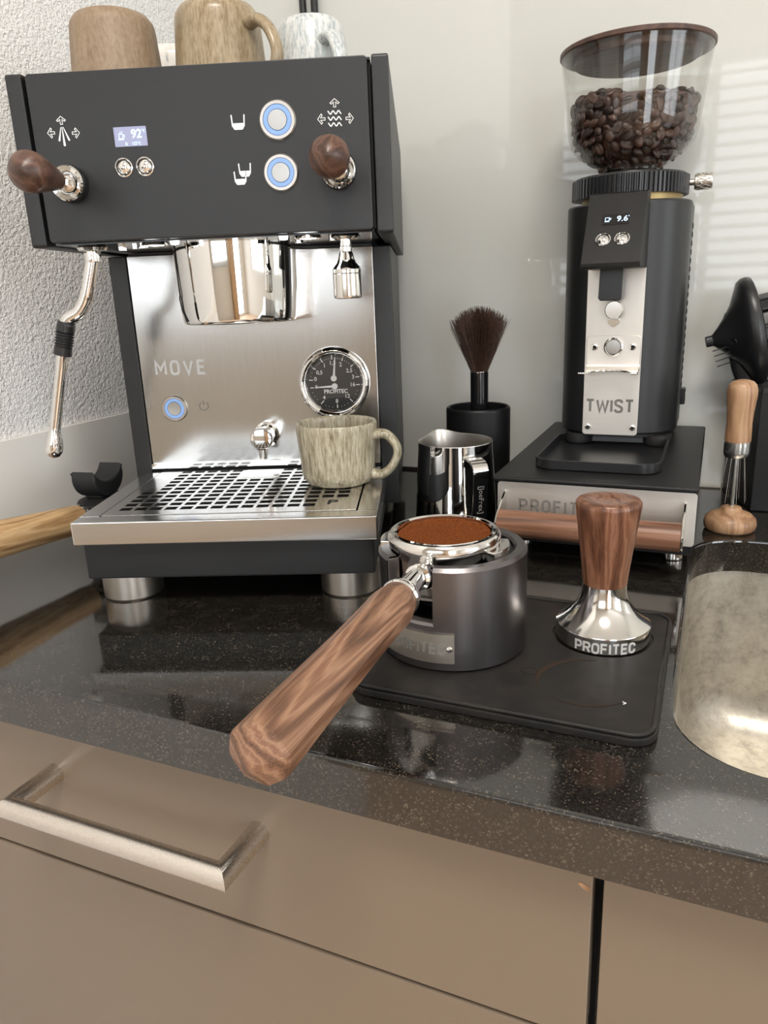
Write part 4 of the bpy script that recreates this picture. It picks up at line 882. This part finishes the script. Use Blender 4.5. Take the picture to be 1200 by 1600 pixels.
# ------------------------------------------------------------------ coffee beans
t = NB(); bmesh.ops.create_uvsphere(t, u_segments=12, v_segments=8, radius=1)
for v in t.verts:
    x, y, z = v.co; zz = z*.62 if z > 0 else z*.38
    if z > .55 and False: pass
    g_ = math.exp(-(y/.16)**2)*.22*(1 if z < -.2 else 0)
    v.co = Vector((x*.0060, y*.0043, (zz+g_)*.0046))
me = bpy.data.meshes.new('coffee_bean'); 
for f in t.faces: f.smooth = True
t.to_mesh(me); me.materials.append(MATS['bean'])
def hop_r(z):
    for (r0, z0), (r1, z1) in zip(prof, prof[1:]):
        if z0 <= z <= z1: return r0+(r1-r0)*(z-z0)/(z1-z0)
    return prof[-1][0]
random.seed(11); ax, ay = GX0+HX, GY0+HY; cnt = 0
def top_z(a, rf=1): return .3945-.010*(1-rf)*0+.004*sin(2*a+.7)+.003*sin(5*a)
cam_az = math.atan2(-.2934-ay, .2522-ax)
placed = []; extra = []
z = .3405; row = 0
while z < .402:
    r_ = hop_r(z)-.0018-.0042; nn = max(6, int(2*pi*r_/.0092)); 
    for i in range(nn):
        a = 2*pi*(i+.5*(row % 2)+random.uniform(-.22, .22))/nn; zz = z+random.uniform(-.0018, .0018)
        if zz > top_z(a)-.002: continue
        d_ = abs((a-cam_az+pi) % (2*pi)-pi)
        (placed if d_ < rad(97) else extra).append((a, min(r_, hop_r(zz)-.006)-random.uniform(0, .0012), zz, True))
    z += .0068; row += 1
for ring in range(1, 8):
    r_ = .0060+ring*.0072
    if r_ > .0555: break
    nn = int(2*pi*r_/.0092)
    for i in range(nn):
        a = 2*pi*(i+random.uniform(-.3, .3))/nn; zz = top_z(a)+.004*(1-(r_/.056)**2)+random.uniform(-.002, .0015)
        d_ = abs((a-cam_az+pi) % (2*pi)-pi); (placed if (r_ > .035 and d_ < rad(100)) else extra).append((a, r_, zz, False))
def bean_matrix(a, r_, zz, wall):
    p = Vector((ax+r_*cos(a), ay+r_*sin(a), zz))
    if wall: R_ = RZ(math.degrees(a)) @ RY(90) @ RZ(random.uniform(0, 360)) @ RX(random.choice((0, 180))+random.uniform(-28, 28)) @ RY(random.uniform(-28, 28))
    else: R_ = RZ(random.uniform(0, 360)) @ RX(random.choice((0, 180))+random.uniform(-45, 45)) @ RY(random.uniform(-35, 35))
    s = random.uniform(.88, 1.08); return T(*p) @ R_ @ Matrix.Diagonal((s, s, s, 1))
random.shuffle(placed); extra += placed[300:]; placed = placed[:300]
for q in placed:
    o = bpy.data.objects.new('coffee_bean', me); COL.objects.link(o); o.matrix_world = bean_matrix(*q)
    tag(o, 'glossy dark roasted coffee bean in the clear grinder hopper', 'coffee bean', 'coffee beans in the grinder hopper')
b = NB()
for q in extra:
    t2 = t.copy(); bmesh.ops.transform(t2, matrix=bean_matrix(*q), verts=t2.verts); merge(b, t2)
lathe(b, [(0, .3352)]+[(max(.004, hop_r(zq)-.0115), zq) for zq in (.3365, .342, .35, .36, .37, .38, .39, .395)]+[(0, .3985)], 40, T(ax, ay, 0))
t.free(); tag(obj('bean_fill', b, 'bean', None, 60, wn=False), 'deeper mass of roasted beans filling the hopper behind the front beans', 'coffee beans', kind='stuff')

# ------------------------------------------------------------------ needle distributor on its stand
WX, WY = .2785, .463
WS = thing('distributor_stand', 'small turned wooden stand with steel rod beside the sink', 'stand', (WX, WY, 0))
b = NB(); lathe(b, [(0, 0), (.0205, 0), (.0228, .0025), (.0236, .0070), (.0226, .0118), (.0190, .0155), (.0150, .0175), (.0105, .0190), (.0088, .0225), (.0070, .0232), (0, .0232)], 48); obj('base', b, 'beech', WS, 50)
b = NB(); cyl(b, .0024, .0225, .0715, 20); obj('rod', b, 'needle_steel', WS)
WD = thing('needle_distributor', 'coffee needle distributor with bulbous wooden handle resting on its stand', 'distributor', (WX, WY, 0))
b = NB(); lathe(b, [(0, .0862), (.0112, .0862), (.0114, .0880), (.0112, .0960), (.0110, .1030), (.0114, .1120), (.0124, .1220), (.0131, .1290), (.0130, .1340), (.0118, .1385), (.0090, .1415), (.0045, .1430), (0, .1432)], 44); obj('handle', b, 'beech', WD, 50)
b = NB(); lathe(b, [(0, .0715), (.0098, .0715), (.0104, .0722), (.0112, .0745), (.0114, .0760), (.0114, .0852), (.0109, .0856), (.0109, .0862), (0, .0862)], 44); obj('collar', b, 'needle_steel', WD, 30)
for k in range(8):
    a = 2*pi*(k+.35)/8; r0_, r1_ = .0078, .0118
    b = NB(); tube(b, [(r0_*cos(a), r0_*sin(a), .0720), (r1_*cos(a)*1.05, r1_*sin(a)*1.05, .0285)], .00022, 6); obj('needle', b, 'needle_steel', WD)

# ------------------------------------------------------------------ black container and black kitchen tool
UC = thing('utensil_box', 'tall black utensil box at the right behind the wooden distributor', 'container', (0, 0, 0))
fpp = [(.299, .531), (.455, .538), (.455, .609), (.273, .609)]
t = NB(); prism(t, fpp, .0005, .1235, bev=.0018); bmesh.ops.recalc_face_normals(t, faces=t.faces); obj('body', t, 'black_coat_soft', UC, 40)
b = NB(); prism(b, [(.302, .5345), (.452, .541), (.452, .606), (.279, .606)], .1236, .1244); obj('opening', b, 'gap_black', UC)
b = NB(); sweep(b, [(x, y, .1235) for x, y in fpp+[fpp[0]]], lambda i, t: [(-.0012, -.0012), (.0026, -.0012), (.0026, .0012), (-.0012, .0012)], None, (0, 0, 1), caps=False); obj('rim', b, 'black_plastic', UC)
# tool: disc with its axis along -x (cone to the left), handle going down into the box
KT = thing('kitchen_tool', 'black plastic kitchen tool with pointed cone and ribbed rear standing in the utensil box', 'kitchen tool', (.2790, .572, .1245))
AX = T(.003, 0, .0535) @ RZ(9) @ RY(-90-13)
ov = lambda a, z: 1/math.sqrt((cos(a)/1.0)**2+(sin(a)/1.0)**2)
b = NB(); lathe(b, [(0, .0405), (.0046, .0405), (.0050, .0395), (.0050, .0345), (.0056, .0330), (.0110, .0270), (.0190, .0195), (.0280, .0125), (.0380, .0075), (.0460, .0035), (.0485, -.0005), (.0490, -.0045), (.0478, -.0085), (.0440, -.0100), (.0, -.0100)], 56, AX @ Matrix.Diagonal((1.12, .8, 1, 1))); hd2 = obj('cone_disc', b, 'black_plastic', KT, 50)
for (u, v_) in ((.020, 10), (.027, 70), (.030, -45), (.024, 140), (.022, -100), (.030, 30)):
    a = rad(v_); b = NB(); zc = .019-(u-.019)*.8; lathe(b, [(.0028, .0006), (.0036, .0012), (.0044, .0004)], 16, AX @ T(u*cos(a)*1.06, u*sin(a)*.8, zc) @ RZ(v_) @ RY(32)); obj('hole_rim', b, 'black_gloss', hd2)
for k in range(14):
    a = rad(360*k/14+8); b = NB(); R_ = .031
    box(b, -.0016, .0016, -.0058, .0058, -.034-.004*(k % 2), -.0095, bev=.0007, M=AX @ T(R_*cos(a)*1.06, R_*sin(a)*.85, 0) @ RZ(math.degrees(a))); obj('rib', b, 'black_plastic', KT)
b = NB(); lathe(b, [(.026, -.0095), (.0285, -.0095), (.0285, -.026), (.026, -.026)], 40, AX @ Matrix.Diagonal((1.06, .85, 1, 1))); obj('inner_ring', b, 'black_plastic', KT)
for k in range(4):
    b = NB(); z_ = .0400-k*.0052; tube(b, [(-.002, -.006, z_+.002), (-.0165+k*.0015, -.014, z_), (-.0285+k*.0018, -.020, z_-.0036)], .0006, 6); obj('tine', b, 'black_plastic', KT)
b = NB(); sweep(b, smooth_path([(.0040, 0, .034), (.0050, 0, .018), (.0070, 0, .004), (.0110, 0, -.02), (.0180, 0, -.058), (.0240, 0, -.1)], 5), lambda i, t: circ(1, 18, .0185-.0085*min(1, t*2.2), .0065), None, (1, 0, 0)); obj('handle', b, 'black_plastic', KT, 60)
